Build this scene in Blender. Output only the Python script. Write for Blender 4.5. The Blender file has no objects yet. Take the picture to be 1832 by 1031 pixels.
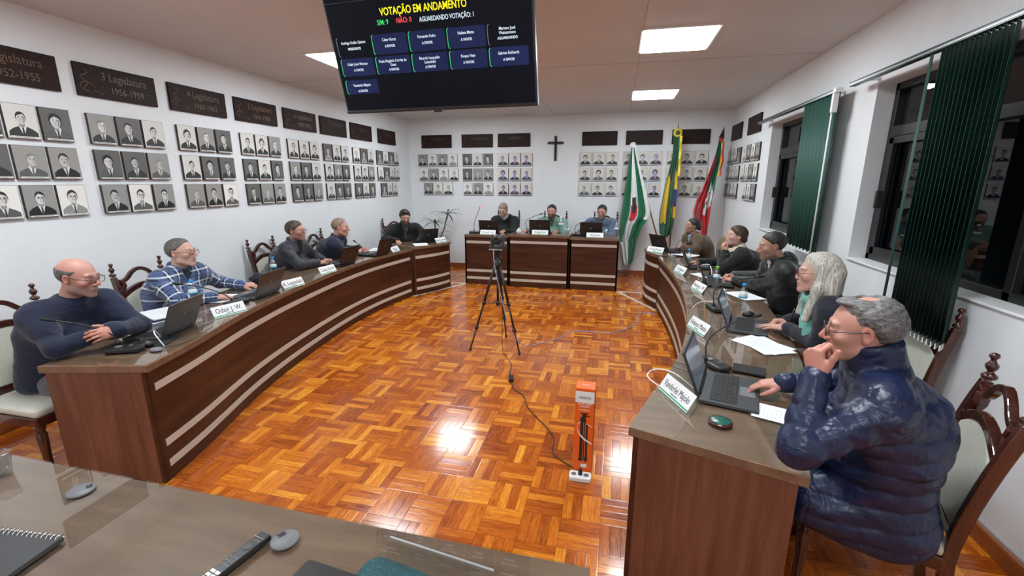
import bpy, math, random
import numpy as np
from mathutils import Vector, Matrix
random.seed(7); rng = np.random.default_rng(7)
SC = bpy.context.scene; COL = SC.collection
PI = math.pi

# ------------------------------------------------------------------ camera
cam_data = bpy.data.cameras.new('camera'); cam = bpy.data.objects.new('camera', cam_data); COL.objects.link(cam)
cam_data.sensor_width = 36.0; cam_data.lens = 36.0*799.8/1832.0; cam_data.clip_start = 0.02
_yaw, _pitch, _roll = math.radians(13.085), math.radians(13.409), math.radians(0.065)
_F = Vector((-math.sin(_yaw)*math.cos(_pitch), math.cos(_yaw)*math.cos(_pitch), -math.sin(_pitch)))
_R = Vector((math.cos(_yaw), math.sin(_yaw), 0)); _U = _R.cross(_F)
_r = math.cos(_roll)*_R+math.sin(_roll)*_U; _u = -math.sin(_roll)*_R+math.cos(_roll)*_U
cam.matrix_world = Matrix.Translation((0,0,1.75)) @ Matrix((_r,_u,-_F)).transposed().to_4x4()
SC.camera = cam

# ------------------------------------------------------------------ world, exposure, lights
w = bpy.data.worlds.new('night'); SC.world = w; w.use_nodes = True
w.node_tree.nodes['Background'].inputs[0].default_value = (0.01,0.013,0.02,1)
w.node_tree.nodes['Background'].inputs[1].default_value = 0.15
SC.view_settings.view_transform = 'Standard'; SC.view_settings.look = 'None'
SC.view_settings.gamma = 1.0; SC.view_settings.exposure = 0.0; SC.view_settings.use_curve_mapping = False
PANEL_STRENGTH = 37.0
PANEL_COLOR = (0.88,0.955,1.0)
LIGHT_SPOTS = [(x,y) for y in (7.03,4.47,1.9,-0.7) for x in (-2.72,0.42)]

# ------------------------------------------------------------------ material helpers
def mat(name, col=(.5,.5,.5), rough=.5, metal=0.0, coat=0.0, spec=.5, emit=None, es=1.0, sheen=0.0):
    m = bpy.data.materials.new(name); m.use_nodes = True
    b = m.node_tree.nodes['Principled BSDF']
    b.inputs['Base Color'].default_value = (*col,1); b.inputs['Roughness'].default_value = rough
    b.inputs['Metallic'].default_value = metal; b.inputs['Coat Weight'].default_value = coat
    b.inputs['Specular IOR Level'].default_value = spec; b.inputs['Sheen Weight'].default_value = sheen
    if emit: b.inputs['Emission Color'].default_value = (*emit,1); b.inputs['Emission Strength'].default_value = es
    return m
class NT:
    def __init__(s, m): s.m=m; s.t=m.node_tree; s.n=s.t.nodes; s.l=s.t.links; s.b=s.n.get('Principled BSDF')
    def node(s, typ, **kw):
        x=s.n.new(typ)
        for k,v in kw.items(): setattr(x,k,v)
        return x
    def put(s, sock, v):
        if isinstance(v,(int,float)): sock.default_value=v
        elif isinstance(v,(tuple,list)): sock.default_value=v
        else: s.l.new(v, sock)
    def math(s, op, a, b=0.0, c=None):
        x=s.node('ShaderNodeMath', operation=op); s.put(x.inputs[0],a); s.put(x.inputs[1],b)
        if c is not None: s.put(x.inputs[2],c)
        return x.outputs[0]
    def coord(s, which='Object'): return s.node('ShaderNodeTexCoord').outputs[which]
    def sep(s, v): x=s.node('ShaderNodeSeparateXYZ'); s.l.new(v,x.inputs[0]); return x.outputs
    def comb(s, x,y,z):
        c=s.node('ShaderNodeCombineXYZ')
        for i,v in enumerate((x,y,z)): s.put(c.inputs[i],v)
        return c.outputs[0]
    def noise(s, vec, scale, detail=3, rough=.55, dist=0):
        x=s.node('ShaderNodeTexNoise'); s.put(x.inputs['Vector'],vec); x.inputs['Scale'].default_value=scale
        x.inputs['Detail'].default_value=detail; x.inputs['Roughness'].default_value=rough; x.inputs['Distortion'].default_value=dist
        return x.outputs[0]
    def ramp(s, fac, stops, interp='LINEAR'):
        x=s.node('ShaderNodeValToRGB'); s.l.new(fac,x.inputs[0]); cr=x.color_ramp; cr.interpolation=interp
        while len(cr.elements)<len(stops): cr.elements.new(.5)
        for e,(p,c) in zip(cr.elements,stops): e.position=p; e.color=(*c,1) if len(c)==3 else c
        return x.outputs[0]
    def mix(s, fac, a, b, mode='MIX'):
        x=s.node('ShaderNodeMix', data_type='RGBA', blend_type=mode); s.put(x.inputs[0],fac)
        for i,v in ((6,a),(7,b)):
            if isinstance(v,tuple) and len(v)==3: v=(*v,1)
            s.put(x.inputs[i],v)
        return x.outputs[2]
    def bump(s, h, strength=.2, dist=.01):
        x=s.node('ShaderNodeBump'); s.l.new(h,x.inputs['Height']); x.inputs['Strength'].default_value=strength; x.inputs['Distance'].default_value=dist
        s.l.new(x.outputs[0], s.b.inputs['Normal'])
    def color(s, v): s.l.new(v, s.b.inputs['Base Color'])
    def scale(s, v, sc):
        x=s.node('ShaderNodeMapping'); s.l.new(v,x.inputs[0]); x.inputs['Scale'].default_value=sc; return x.outputs[0]

def noisy(name, c1, c2, scale=8, rough=.5, bump=0, bscale=None, stretch=(1,1,1), **kw):
    m=mat(name,c1,rough,**kw); t=NT(m); v=t.scale(t.coord(),stretch); f=t.noise(v,scale)
    t.color(t.ramp(f,[(.3,c1),(.7,c2)]))
    if bump: t.bump(t.noise(v,bscale or scale*4), bump, .01)
    return m
def wood(name, c1, c2, c3, stretch, rough=.35, coat=0.0, scale=3.0):
    m=mat(name,c1,rough,coat=coat); t=NT(m); v=t.scale(t.coord(),stretch)
    big=t.noise(v,scale,2,.5,.4); fine=t.noise(t.scale(t.coord(),tuple(5*s for s in stretch)),scale*2.2,4,.6,.3)
    f=t.math('ADD',t.math('MULTIPLY',big,.65),t.math('MULTIPLY',fine,.35))
    t.color(t.ramp(f,[(.32,c1),(.5,c2),(.68,c3)])); t.bump(fine,.05,.002)
    return m
M={}
M['wall']=noisy('wall_paint',(.74,.76,.78),(.77,.79,.81),3,.6,bump=.06,bscale=60)
M['ceil']=noisy('ceiling_paint',(.64,.63,.62),(.68,.67,.66),1.5,.7)
M['front']=wood('dark_laminate',(.036,.010,.004),(.064,.019,.007),(.095,.033,.013),(.5,.5,5),.45); M['front'].node_tree.nodes['Principled BSDF'].inputs['Specular IOR Level'].default_value=.3
M['end']=wood('brown_laminate',(.095,.034,.018),(.145,.054,.030),(.205,.083,.048),(7,7,.5),.45)
M['top']=wood('table_laminate',(.135,.072,.040),(.185,.103,.060),(.24,.145,.088),(1,7,1),.45)
M['strip']=mat('cream_strip',(.60,.54,.47),.35)
M['chairwood']=wood('mahogany',(.030,.008,.005),(.055,.015,.009),(.085,.026,.015),(4,4,.6),.2,coat=.6)
M['fabric']=noisy('cream_fabric',(.50,.50,.42),(.57,.57,.49),60,.9,bump=.3,bscale=300)
M['basewood']=wood('baseboard_wood',(.20,.05,.015),(.30,.09,.03),(.36,.13,.045),(.6,.6,5),.3,coat=.4)
M['marble']=noisy('pale_marble',(.55,.51,.46),(.68,.64,.58),6,.25)
M['plaque']=noisy('carved_wood',(.013,.006,.005),(.026,.011,.008),14,.6,spec=.25,bump=.15,bscale=40,stretch=(1,1,6))
M['plaque_letter']=mat('carved_lettering',(.12,.068,.042),.5)
M['plaque_faint']=mat('faint_lettering',(.055,.027,.018),.5)
M['black']=mat('black_plastic',(.012,.012,.013),.38)
M['blackm']=mat('black_matte',(.008,.008,.009),.7)
M['dgrey']=mat('dark_grey_plastic',(.045,.047,.05),.4)
M['silver']=mat('silver_grey',(.20,.21,.22),.35,metal=.4)
M['grey']=mat('grey_plastic',(.16,.165,.175),.45)
M['white']=mat('white_plastic',(.80,.82,.82),.35)
M['paper']=noisy('paper',(.78,.80,.84),(.82,.84,.87),30,.8)
M['key']=mat('laptop_keys',(.010,.010,.011),.5)
M['green']=mat('green_line',(.03,.32,.16),.5)
M['ink']=mat('black_ink',(.015,.015,.02),.6)
M['chrome']=mat('chrome',(.7,.7,.7),.2,metal=1)
M['winframe']=mat('black_steel',(.012,.012,.013),.35)
M['slat']=noisy('green_slat',(.003,.052,.036),(.005,.066,.046),40,.65)
M['rail']=mat('dark_green_rail',(.012,.035,.030),.3)
M['alu']=mat('aluminium',(.55,.56,.57),.3,metal=.6)
M['orange']=mat('orange_card',(.82,.13,.01),.45)
M['bluecap']=mat('blue_cap',(.02,.30,.72),.4)
M['limecap']=mat('lime_cap',(.20,.62,.05),.4)
M['label']=mat('bottle_label',(.10,.50,.72),.5)
M['teal']=mat('teal_patterned',(.01,.085,.10),.5)
_t=NT(M['teal']); _b=_t.node('ShaderNodeTexBrick'); _t.l.new(_t.coord(),_b.inputs[0]); _b.inputs['Scale'].default_value=28
_b.inputs['Color1'].default_value=(.012,.095,.11,1); _b.inputs['Color2'].default_value=(.006,.06,.075,1); _b.inputs['Mortar'].default_value=(.002,.02,.03,1); _t.color(_b.outputs[0])
M['leaf']=noisy('leaf_green',(.02,.06,.02),(.05,.10,.04),12,.45)
M['cross']=mat('black_wood',(.010,.008,.008),.35)
M['screenoff']=mat('laptop_display',(.05,.06,.075),.12,emit=(.16,.19,.24),es=.35)
M['tvblack']=mat('television_screen',(.002,.002,.004),.2,spec=.13,emit=(.006,.008,.02),es=.25)
M['tvcard']=mat('vote_card',(.006,.012,.06),.16,spec=.22,emit=(.008,.016,.075),es=.45)
def em(n,c,s=1.0): return mat(n,(0,0,0),.4,emit=c,es=s)
M['t_yellow']=em('yellow_text',(1,.86,0),1.1); M['t_white']=em('white_text',(.75,.88,1),1.0)
M['t_green']=em('green_text',(.03,.75,.16),1.0); M['t_red']=em('red_text',(1,.09,.07),1.0); M['t_grey']=em('grey_text',(.25,.32,.45),.5); M['t_dim']=em('dim_line',(.06,.07,.10),.7)
M['panel']=em('light_panel',PANEL_COLOR,PANEL_STRENGTH)
M['panelframe']=mat('panel_frame',(.8,.8,.8),.4)

def glassy(name, tint=(1,1,1), rough=0.0, ior=1.45, extra=0.0):
    m=bpy.data.materials.new(name); m.use_nodes=True; n=m.node_tree.nodes; l=m.node_tree.links; n.clear()
    o=n.new('ShaderNodeOutputMaterial'); mx=n.new('ShaderNodeMixShader'); tr=n.new('ShaderNodeBsdfTransparent'); gl=n.new('ShaderNodeBsdfGlossy'); fr=n.new('ShaderNodeFresnel')
    tr.inputs[0].default_value=(*tint,1); gl.inputs['Roughness'].default_value=rough; gl.inputs[0].default_value=(1,1,1,1); fr.inputs[0].default_value=ior
    ad=n.new('ShaderNodeMath'); ad.operation='ADD'; ad.inputs[1].default_value=extra; ad.use_clamp=True
    geo=n.new('ShaderNodeNewGeometry'); inv=n.new('ShaderNodeMath'); inv.operation='SUBTRACT'; inv.inputs[0].default_value=1.0; l.new(geo.outputs['Backfacing'],inv.inputs[1])
    mu=n.new('ShaderNodeMath'); mu.operation='MULTIPLY'
    l.new(fr.outputs[0],ad.inputs[0]); l.new(ad.outputs[0],mu.inputs[0]); l.new(inv.outputs[0],mu.inputs[1])
    l.new(mu.outputs[0],mx.inputs[0]); l.new(tr.outputs[0],mx.inputs[1]); l.new(gl.outputs[0],mx.inputs[2]); l.new(mx.outputs[0],o.inputs[0])
    return m
M['deskglass']=glassy('desk_glass',(.95,.97,.96),0.0,1.65,.03)
M['winglass']=glassy('window_glass',(.6,.65,.66),0.0,1.5,.0)
M['clear']=glassy('clear_plastic',(.90,.94,.96),.22,1.45,.16)
M['lens']=glassy('spectacle_lens',(.97,.98,.98),0.0,1.4)
M['acrylic']=glassy('acrylic',(.93,.95,.95),.02,1.45,.04)

def parquet():
    m=mat('parquet',(.4,.15,.03),.14,coat=.22,spec=.42); t=NT(m)
    x,y,_=t.sep(t.coord()); S=1/0.205
    u=t.math('MULTIPLY',x,S); v=t.math('MULTIPLY',y,S); iu=t.math('FLOOR',u); iv=t.math('FLOOR',v)
    fu=t.math('FRACT',u); fv=t.math('FRACT',v)
    par=t.math('FLOORED_MODULO',t.math('ADD',iu,iv),2.0); ip=t.math('SUBTRACT',1.0,par)
    a=t.math('ADD',t.math('MULTIPLY',fu,par),t.math('MULTIPLY',fv,ip)); b=t.math('ADD',t.math('MULTIPLY',fv,par),t.math('MULTIPLY',fu,ip))
    a4=t.math('MULTIPLY',a,4.0); st=t.math('FLOOR',a4); fa=t.math('FRACT',a4)
    wn=t.node('ShaderNodeTexWhiteNoise'); t.l.new(t.comb(iu,iv,st),wn.inputs[0]); rnd=wn.outputs[0]
    wb=t.node('ShaderNodeTexWhiteNoise'); t.l.new(t.comb(iu,iv,7.3),wb.inputs[0])
    off=t.math('MULTIPLY',rnd,50.0)
    gv=t.comb(t.math('ADD',t.math('MULTIPLY',a4,1.9),off),t.math('ADD',t.math('MULTIPLY',b,1.1),off),off)
    g=t.noise(gv,1.7,5,.68,1.1)
    tone=t.math('ADD',t.math('ADD',t.math('MULTIPLY',t.math('POWER',rnd,1.6),.40),t.math('MULTIPLY',wb.outputs[0],.10)),t.math('MULTIPLY',g,.80))
    c=t.ramp(tone,[(.22,(.13,.020,.005)),(.42,(.30,.060,.007)),(.60,(.48,.118,.010)),(.78,(.64,.205,.016)),(.95,(.80,.37,.040))])
    e1=t.math('MINIMUM',fa,t.math('SUBTRACT',1.0,fa)); e2=t.math('MULTIPLY',t.math('MINIMUM',b,t.math('SUBTRACT',1.0,b)),4.0)
    e=t.math('MINIMUM',e1,e2); line=t.math('LESS_THAN',e,.022)
    t.color(t.mix(t.math('MULTIPLY',line,.75),c,(.05,.012,.004)))
    wob=t.noise(t.coord(),9,2); h=t.math('ADD',t.math('ADD',t.math('MULTIPLY',wob,.35),t.math('MULTIPLY',rnd,.10)),t.math('MULTIPLY',t.math('MINIMUM',e,.08),3.0))
    h=t.math('ADD',h,t.math('ADD',t.math('MULTIPLY',fa,t.math('SUBTRACT',rnd,.5)),t.math('MULTIPLY',b,t.math('MULTIPLY',t.math('SUBTRACT',wb.outputs[0],.5),2.5))))
    t.bump(h,.6,.0015)
    t.put(t.b.inputs['Roughness'],t.math('ADD',.10,t.math('MULTIPLY',g,.14)))
    t.b.inputs['Coat Roughness'].default_value=.09
    return m
M['parquet']=parquet()

# ------------------------------------------------------------------ mesh builder
class MB:
    def __init__(s): s.v=[]; s.f=[]; s.m=[]; s.sm=[]
    def add(s, vs, fs, mi=0, smooth=False, T=None):
        o=len(s.v)
        if T is not None: vs=[tuple(T@Vector(q)) for q in vs]
        s.v+= [tuple(q) for q in vs]; s.f+=[tuple(i+o for i in f) for f in fs]
        s.m+=[mi]*len(fs); s.sm+=[smooth]*len(fs); return s
    def box(s, c, d, mi=0, T=None, rz=0):
        hx,hy,hz=d[0]/2,d[1]/2,d[2]/2; cs,sn=math.cos(rz),math.sin(rz)
        vs=[]
        for x,y,z in ((-1,-1,-1),(1,-1,-1),(1,1,-1),(-1,1,-1),(-1,-1,1),(1,-1,1),(1,1,1),(-1,1,1)):
            X,Y=x*hx,y*hy; vs.append((c[0]+X*cs-Y*sn,c[1]+X*sn+Y*cs,c[2]+z*hz))
        return s.add(vs,[(3,2,1,0),(4,5,6,7),(0,1,5,4),(1,2,6,5),(2,3,7,6),(3,0,4,7)],mi,False,T)
    def tube(s, pts, r, n=8, mi=0, T=None, caps=True, smooth=True, sq=1.0):
        pts=[Vector(p) for p in pts]; k=len(pts); rs=r if isinstance(r,(list,tuple)) else [r]*k
        vs=[]; up=None
        for i,p in enumerate(pts):
            d=(pts[min(i+1,k-1)]-pts[max(i-1,0)])
            d=d.normalized() if d.length>1e-9 else Vector((0,0,1))
            if up is None:
                up=Vector((0,0,1)) if abs(d.z)<.9 else Vector((1,0,0))
            a=d.cross(up)
            if a.length<1e-5: a=d.cross(Vector((0,1,0)))
            a.normalize(); up=a.cross(d).normalized()
            for j in range(n):
                t=2*PI*j/n+PI/n; vs.append(p+a*math.cos(t)*rs[i]+up*math.sin(t)*rs[i]*sq)
        fs=[(i*n+j,i*n+(j+1)%n,(i+1)*n+(j+1)%n,(i+1)*n+j) for i in range(k-1) for j in range(n)]
        if caps: fs+=[tuple(range(n-1,-1,-1)),tuple(range((k-1)*n,k*n))]
        return s.add(vs,fs,mi,smooth,T)
    def lathe(s, prof, c=(0,0,0), n=20, mi=0, T=None, smooth=True):
        vs=[(c[0]+r*math.cos(2*PI*j/n),c[1]+r*math.sin(2*PI*j/n),c[2]+z) for r,z in prof for j in range(n)]
        k=len(prof); fs=[(i*n+j,i*n+(j+1)%n,(i+1)*n+(j+1)%n,(i+1)*n+j) for i in range(k-1) for j in range(n)]
        fs+=[tuple(range(n-1,-1,-1)),tuple(range((k-1)*n,k*n))]
        return s.add(vs,fs,mi,smooth,T)
    def ell(s, c, r, n=14, mi=0, T=None):
        if isinstance(r,(int,float)): r=(r,r,r)
        k=n//2+1; vs=[]
        for i in range(k+1):
            a=PI*(i+.001)/(k+.002)-PI/2
            for j in range(n): vs.append((c[0]+r[0]*math.cos(a)*math.cos(2*PI*j/n),c[1]+r[1]*math.cos(a)*math.sin(2*PI*j/n),c[2]+r[2]*math.sin(a)))
        fs=[(i*n+j,i*n+(j+1)%n,(i+1)*n+(j+1)%n,(i+1)*n+j) for i in range(k) for j in range(n)]
        return s.add(vs,fs,mi,True,T)
    def prism(s, poly, z0, z1, mi=0, T=None):
        n=len(poly); area=sum(poly[i][0]*poly[(i+1)%n][1]-poly[(i+1)%n][0]*poly[i][1] for i in range(n))
        if area<0: poly=poly[::-1]
        vs=[(p[0],p[1],z0) for p in poly]+[(p[0],p[1],z1) for p in poly]
        fs=[tuple(range(n-1,-1,-1)),tuple(range(n,2*n))]+[(i,(i+1)%n,n+(i+1)%n,n+i) for i in range(n)]
        return s.add(vs,fs,mi,False,T)
    def poly(s, pts, mi=0, T=None): return s.add(pts,[tuple(range(len(pts)))],mi,False,T)
    def mesh(s, name, mats):
        me=bpy.data.meshes.new(name); me.from_pydata(s.v,[],s.f); me.update()
        for m in mats: me.materials.append(M[m] if isinstance(m,str) else m)
        me.polygons.foreach_set('material_index',s.m); me.polygons.foreach_set('use_smooth',s.sm)
        return me
    def obj(s, name, mats, parent=None, bevel=0, seg=2):
        if not isinstance(mats,(list,tuple)): mats=[mats]
        o=bpy.data.objects.new(name,s.mesh(name,mats)); COL.objects.link(o)
        if parent: o.parent=parent
        if bevel:
            b=o.modifiers.new('bevel','BEVEL'); b.width=bevel; b.segments=seg; b.limit_method='ANGLE'; b.angle_limit=math.radians(35)
        return o
def tag(o, label=None, cat=None, group=None, kind=None):
    if label: o['label']=label
    if cat: o['category']=cat
    if group: o['group']=group
    if kind: o['kind']=kind
    return o
def empty(name, loc=(0,0,0), rz=0, label=None, cat=None, group=None):
    o=bpy.data.objects.new(name,None); o.empty_display_size=.05; COL.objects.link(o); o.location=loc; o.rotation_euler=(0,0,rz)
    return tag(o,label,cat,group)
def copy_tree(o, parent=None):
    c=o.copy(); COL.objects.link(c); c.parent=parent
    for ch in list(o.children): copy_tree(ch,c)
    return c
def text(s, size, loc, mtx=None, mname='ink', parent=None, name='lettering', ex=.0004, sx=1.0, align='CENTER', bold=0.0):
    cu=bpy.data.curves.new(name,'FONT'); cu.body=s; cu.size=size; cu.align_x=align; cu.align_y='CENTER'; cu.extrude=ex; cu.resolution_u=3; cu.offset=bold
    cu.materials.append(M[mname]); o=bpy.data.objects.new(name,cu); COL.objects.link(o)
    T=Matrix.Translation(loc)@(mtx.to_4x4() if mtx else Matrix())@Matrix.Diagonal((sx,1,1,1))
    o.matrix_local=T
    if parent: o.parent=parent
    return o
def structure(name, mb, mats, parent=None, **kw):
    return tag(mb.obj(name,mats,parent,**kw),kind='structure')
def spline(pts, n=6):
    P=[np.array(p,float) for p in pts]; P=[2*P[0]-P[1]]+P+[2*P[-1]-P[-2]]; out=[]
    for i in range(1,len(P)-2):
        for j in range(n):
            t=j/n; out.append(tuple(.5*((2*P[i])+(-P[i-1]+P[i+1])*t+(2*P[i-1]-5*P[i]+4*P[i+1]-P[i+2])*t*t+(-P[i-1]+3*P[i]-3*P[i+1]+P[i+2])*t**3)))
    out.append(tuple(P[-2])); return out

# ------------------------------------------------------------------ room
XL,XR,YB,YF,ZC=-4.17,1.85,8.76,-2.2,2.95
structure('floor',MB().box(((XL+XR)/2,(YB+YF)/2,-.05),(XR-XL+.8,YB-YF+.6,.1)),'parquet')
structure('ceiling',MB().box(((XL+XR)/2,(YB+YF)/2,ZC+.05),(XR-XL+.8,YB-YF+.6,.1)),'ceil')
structure('wall_left',MB().box((XL-.1,(YB+YF)/2,ZC/2),(.2,YB-YF+.4,ZC)),'wall')
structure('wall_back',MB().box(((XL+XR)/2,YB+.1,ZC/2),(XR-XL,.2,ZC)),'wall')
structure('wall_front',MB().box(((XL+XR)/2,YF-.1,ZC/2),(XR-XL,.2,ZC)),'wall')
# right wall with two window openings
WIN=[(4.75,6.55),(0.9,4.13)]; ZS,ZT=1.14,2.46
b=MB(); D=.22; xc=XR+D/2
ys=[YF]+[v for ww in sorted(WIN) for v in ww]+[YB]
for i in range(0,len(ys),2): b.box((xc,(ys[i]+ys[i+1])/2,ZC/2),(D,ys[i+1]-ys[i],ZC))
for a,c in WIN:
    b.box((xc,(a+c)/2,ZS/2),(D,c-a,ZS)); b.box((xc,(a+c)/2,(ZT+ZC)/2),(D,c-a,ZC-ZT))
structure('wall_right',b,'wall')
for i,(a,c) in enumerate(WIN):
    structure('trim_sill',MB().box((XR+.06,(a+c)/2,ZS+.006),(.15,c-a,.014)),'white',bevel=.003).name='trim_%d'%(i+1)
    wr=empty('window_%d'%(i+1),(0,0,0)); tag(wr,kind='structure')
    X=XR+.15; f=MB()
    f.box((X,(a+c)/2,ZS+.035),(.06,c-a,.05)); f.box((X,(a+c)/2,ZT-.025),(.06,c-a,.05))
    f.box((X,a+.025,(ZS+ZT)/2),(.06,.05,ZT-ZS)); f.box((X,c-.025,(ZS+ZT)/2),(.06,.05,ZT-ZS))
    far=c-.05; near=(a+.05 if i==0 else 2.75)
    f.box((X,(far+near)/2,2.115),(.07,far-near,.075))
    if i==1: f.box((X,near,(ZS+ZT)/2),(.06,.05,ZT-ZS))
    f.box((X,(far+near)/2+.1,(2.08+ZS)/2),(.05,.05,2.08-ZS)); f.box((X,(far+near)/2+.1,(ZT+2.12)/2),(.04,.03,ZT-2.15))
    structure('window_frame',f,'winframe',wr,bevel=.004)
    s=MB(); y0,y1=far-.02,(far+near)/2+.14
    for yy in (y0-.03,y1): s.box((X-.03,yy,(2.07+ZS+.06)/2),(.03,.055,2.07-ZS-.06))
    s.box((X-.03,(y0+y1)/2,2.05),(.03,y0-y1,.05)); s.box((X-.03,(y0+y1)/2,ZS+.09),(.03,y0-y1,.06))
    structure('sliding_sash',s,'winframe',wr,bevel=.003)
    structure('window_handle',MB().box((X-.06,y0-.03,1.62),(.04,.035,.13)).box((X-.06,y1,1.62),(.035,.03,.10)),'blackm',wr,bevel=.005)
    structure('pane',MB().box((X+.012,(a+c)/2,(ZS+ZT)/2),(.006,c-a-.06,ZT-ZS-.06)),'winglass',wr)
structure('baseboard_left',MB().box((XL+.009,(YB+YF)/2,.045),(.018,YB-YF-.04,.09)),'basewood',bevel=.003)
structure('baseboard_back',MB().box(((XL+XR)/2,YB-.009,.045),(XR-XL,.018,.09)),'basewood',bevel=.003)
structure('baseboard_right',MB().box((XR-.009,(YB+YF)/2,.045),(.018,YB-YF-.04,.09)),'basewood',bevel=.003)
structure('trim_3',MB().box((XR-.007,(YB+YF)/2,.10),(.012,YB-YF-.04,.018)),'alu')
# ceiling board joints
b=MB()
for x in (-1.2,.13): b.box((x,(YB+YF)/2,ZC-.001),(.006,YB-YF,.003))
for y in (2.0,5.2): b.box(((XL+XR)/2,y,ZC-.001),(XR-XL,.006,.003))
structure('trim_4',b,mat('joint_line',(.45,.43,.41),.7))
# pale stone strips let into the floor beside the head table
def strip(a,c,wd=.045):
    a=Vector(a); c=Vector(c); d=(c-a).normalized(); n=Vector((-d.y,d.x))*wd/2
    return [tuple(a+n),tuple(c+n),tuple(c-n),tuple(a-n)]
b=MB()
for a,c in (((-3.04,6.26),(-2.52,7.3)),((-3.2,7.3),(-2.52,7.3)),((.07,7.3),(.6,6.28)),((.07,7.3),(1.0,7.3))): b.prism(strip(a,c),0.0,.004)
structure('trim_5',b,'marble')
PL=['over the left seats','over the tripod side near the right wall']
for i,(x,y) in enumerate(LIGHT_SPOTS):
    row=['farthest','second row from the back wall','third row from the back wall','rear of room'][i//2]; side='left' if x<0 else 'right'
    r=empty('ceiling_light',(x,y,ZC),0,f'square white ceiling light panel, {row}, {side} column','ceiling light','square light panels in the ceiling')
    MB().box((0,0,-.006),(.62,.70,.014)).obj('light_frame','panelframe',r,bevel=.003)
    MB().box((0,0,-.0155),(.57,.65,.004)).obj('diffuser','panel',r)
# ------------------------------------------------------------------ curved and straight desks
def offset(pts, d):
    out=[]; n=len(pts)
    for i in range(n):
        a=Vector(pts[max(i-1,0)]); c=Vector(pts[min(i+1,n-1)]); t=(c-a).normalized(); out.append((pts[i][0]-t.y*d, pts[i][1]+t.x*d))
    return out
def ribbon(mb, pts, th, z0, z1, mi=0):
    q=offset(pts,th); n=len(pts)
    vs=[(p[0],p[1],z0) for p in pts]+[(p[0],p[1],z1) for p in pts]+[(p[0],p[1],z0) for p in q]+[(p[0],p[1],z1) for p in q]
    fs=[]
    for i in range(n-1):
        fs+=[(i,i+1,n+i+1,n+i),(2*n+i+1,2*n+i,3*n+i,3*n+i+1),(n+i,n+i+1,3*n+i+1,3*n+i),(i+1,i,2*n+i,2*n+i+1)]
    fs+=[(0,n,3*n,2*n),(n-1,3*n-1,4*n-1,2*n-1)]
    return mb.add(vs,fs,mi,False)
def desk(name, inner, width, side, H, label, strips=(.60,.24,.105), glass=True, inset=.05, capfar=True):
    """inner: plan points of the room-side top edge; side=+1 when the seats lie to the left of the walking direction"""
    r=empty(name,(0,0,0),0,label,'desk')
    body=offset(inner,side*.022); outer=offset(inner,side*width)
    MB().prism(inner+outer[::-1],H-.04,H).obj('desktop','top',r,bevel=.002)
    ribbon(MB(),body,side*.02,.004,H-.041).obj('front_panel','front',r)
    for k in ((0,-1) if capfar else (0,)):
        a=Vector(body[k]); c=Vector(offset(inner,side*(width-.03))[k]); t=(Vector(inner[1])-Vector(inner[0])).normalized() if k==0 else (Vector(inner[-2])-Vector(inner[-1])).normalized()
        a=a+t*.015; c=c+t*.015; n=t*.011
        MB().prism([tuple(a-n),tuple(c-n),tuple(c+n),tuple(a+n)],.004,H-.041).obj('end_panel','end',r)
    # trim strips on the front
    L=[0]; 
    for i in range(1,len(body)): L.append(L[-1]+(Vector(body[i])-Vector(body[i-1])).length)
    def at(s):
        for i in range(1,len(L)):
            if s<=L[i]+1e-9:
                t=(s-L[i-1])/(L[i]-L[i-1]); return (body[i-1][0]+(body[i][0]-body[i-1][0])*t, body[i-1][1]+(body[i][1]-body[i-1][1])*t)
        return body[-1]
    ns=max(2,int(L[-1]/.12)); sp=[at(inset+(L[-1]-2*inset)*i/ns) for i in range(ns+1)]
    for z in strips: ribbon(MB(),offset(sp,-side*.001),-side*.005,z-.022,z+.022).obj('cream_strip','strip',r)
    if glass:
        g=offset(inner,side*.004); go=offset(inner,side*(width-.004))
        MB().prism(g+go[::-1],H+.0005,H+.0065).obj('glass_sheet','deskglass',r)
    return r
LI=spline([(-2.50,1.795),(-2.60,2.18),(-2.80,2.80),(-2.93,3.35),(-3.03,3.95),(-3.105,4.55),(-3.135,5.1),(-3.11,5.65),(-3.025,6.27)],5)
RI=spline([(.095,1.755),(.185,2.02),(.33,2.42),(.455,2.87),(.555,3.45),(.62,4.1),(.645,4.75),(.63,5.45),(.58,6.33)],5)
desk('curved_desk',LI,.60,1,.75,'long curved dark wood desk with cream stripes along the left wall, seating four people')
desk('curved_desk',RI,.64,-1,.75,'long curved dark wood desk with cream stripes in front of the windows')
desk('corner_desk',spline([(-3.005,6.295),(-2.86,6.55),(-2.76,6.78),(-2.69,7.03)],4),.62,1,.765,'short dark wood desk with a rounded front, holding the far left seat beside the plant',inset=.03)
desk('corner_desk',spline([(.595,6.36),(.50,6.56),(.44,6.78),(.43,7.05)],4),.62,-1,.765,'short dark wood desk with a rounded front, holding the far right seat before the flags',inset=.03)
def hdesk(x0,x1,y,H,label): return desk('head_table',[(x0,y),(x1,y)],.62,1,H,label,(H-.125,.245,.115),glass=True,inset=.03)
hdesk(-2.535,-1.755,7.28,.865,'left section of the tall dark wood head table, under the dark wall plaques')
hdesk(-1.75,-.735,7.245,.89,'middle and widest section of the dark wood head table below the crucifix')
hdesk(-.73,.055,7.28,.865,'right section of the dark wood head table, next to the green and white flag')
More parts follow.
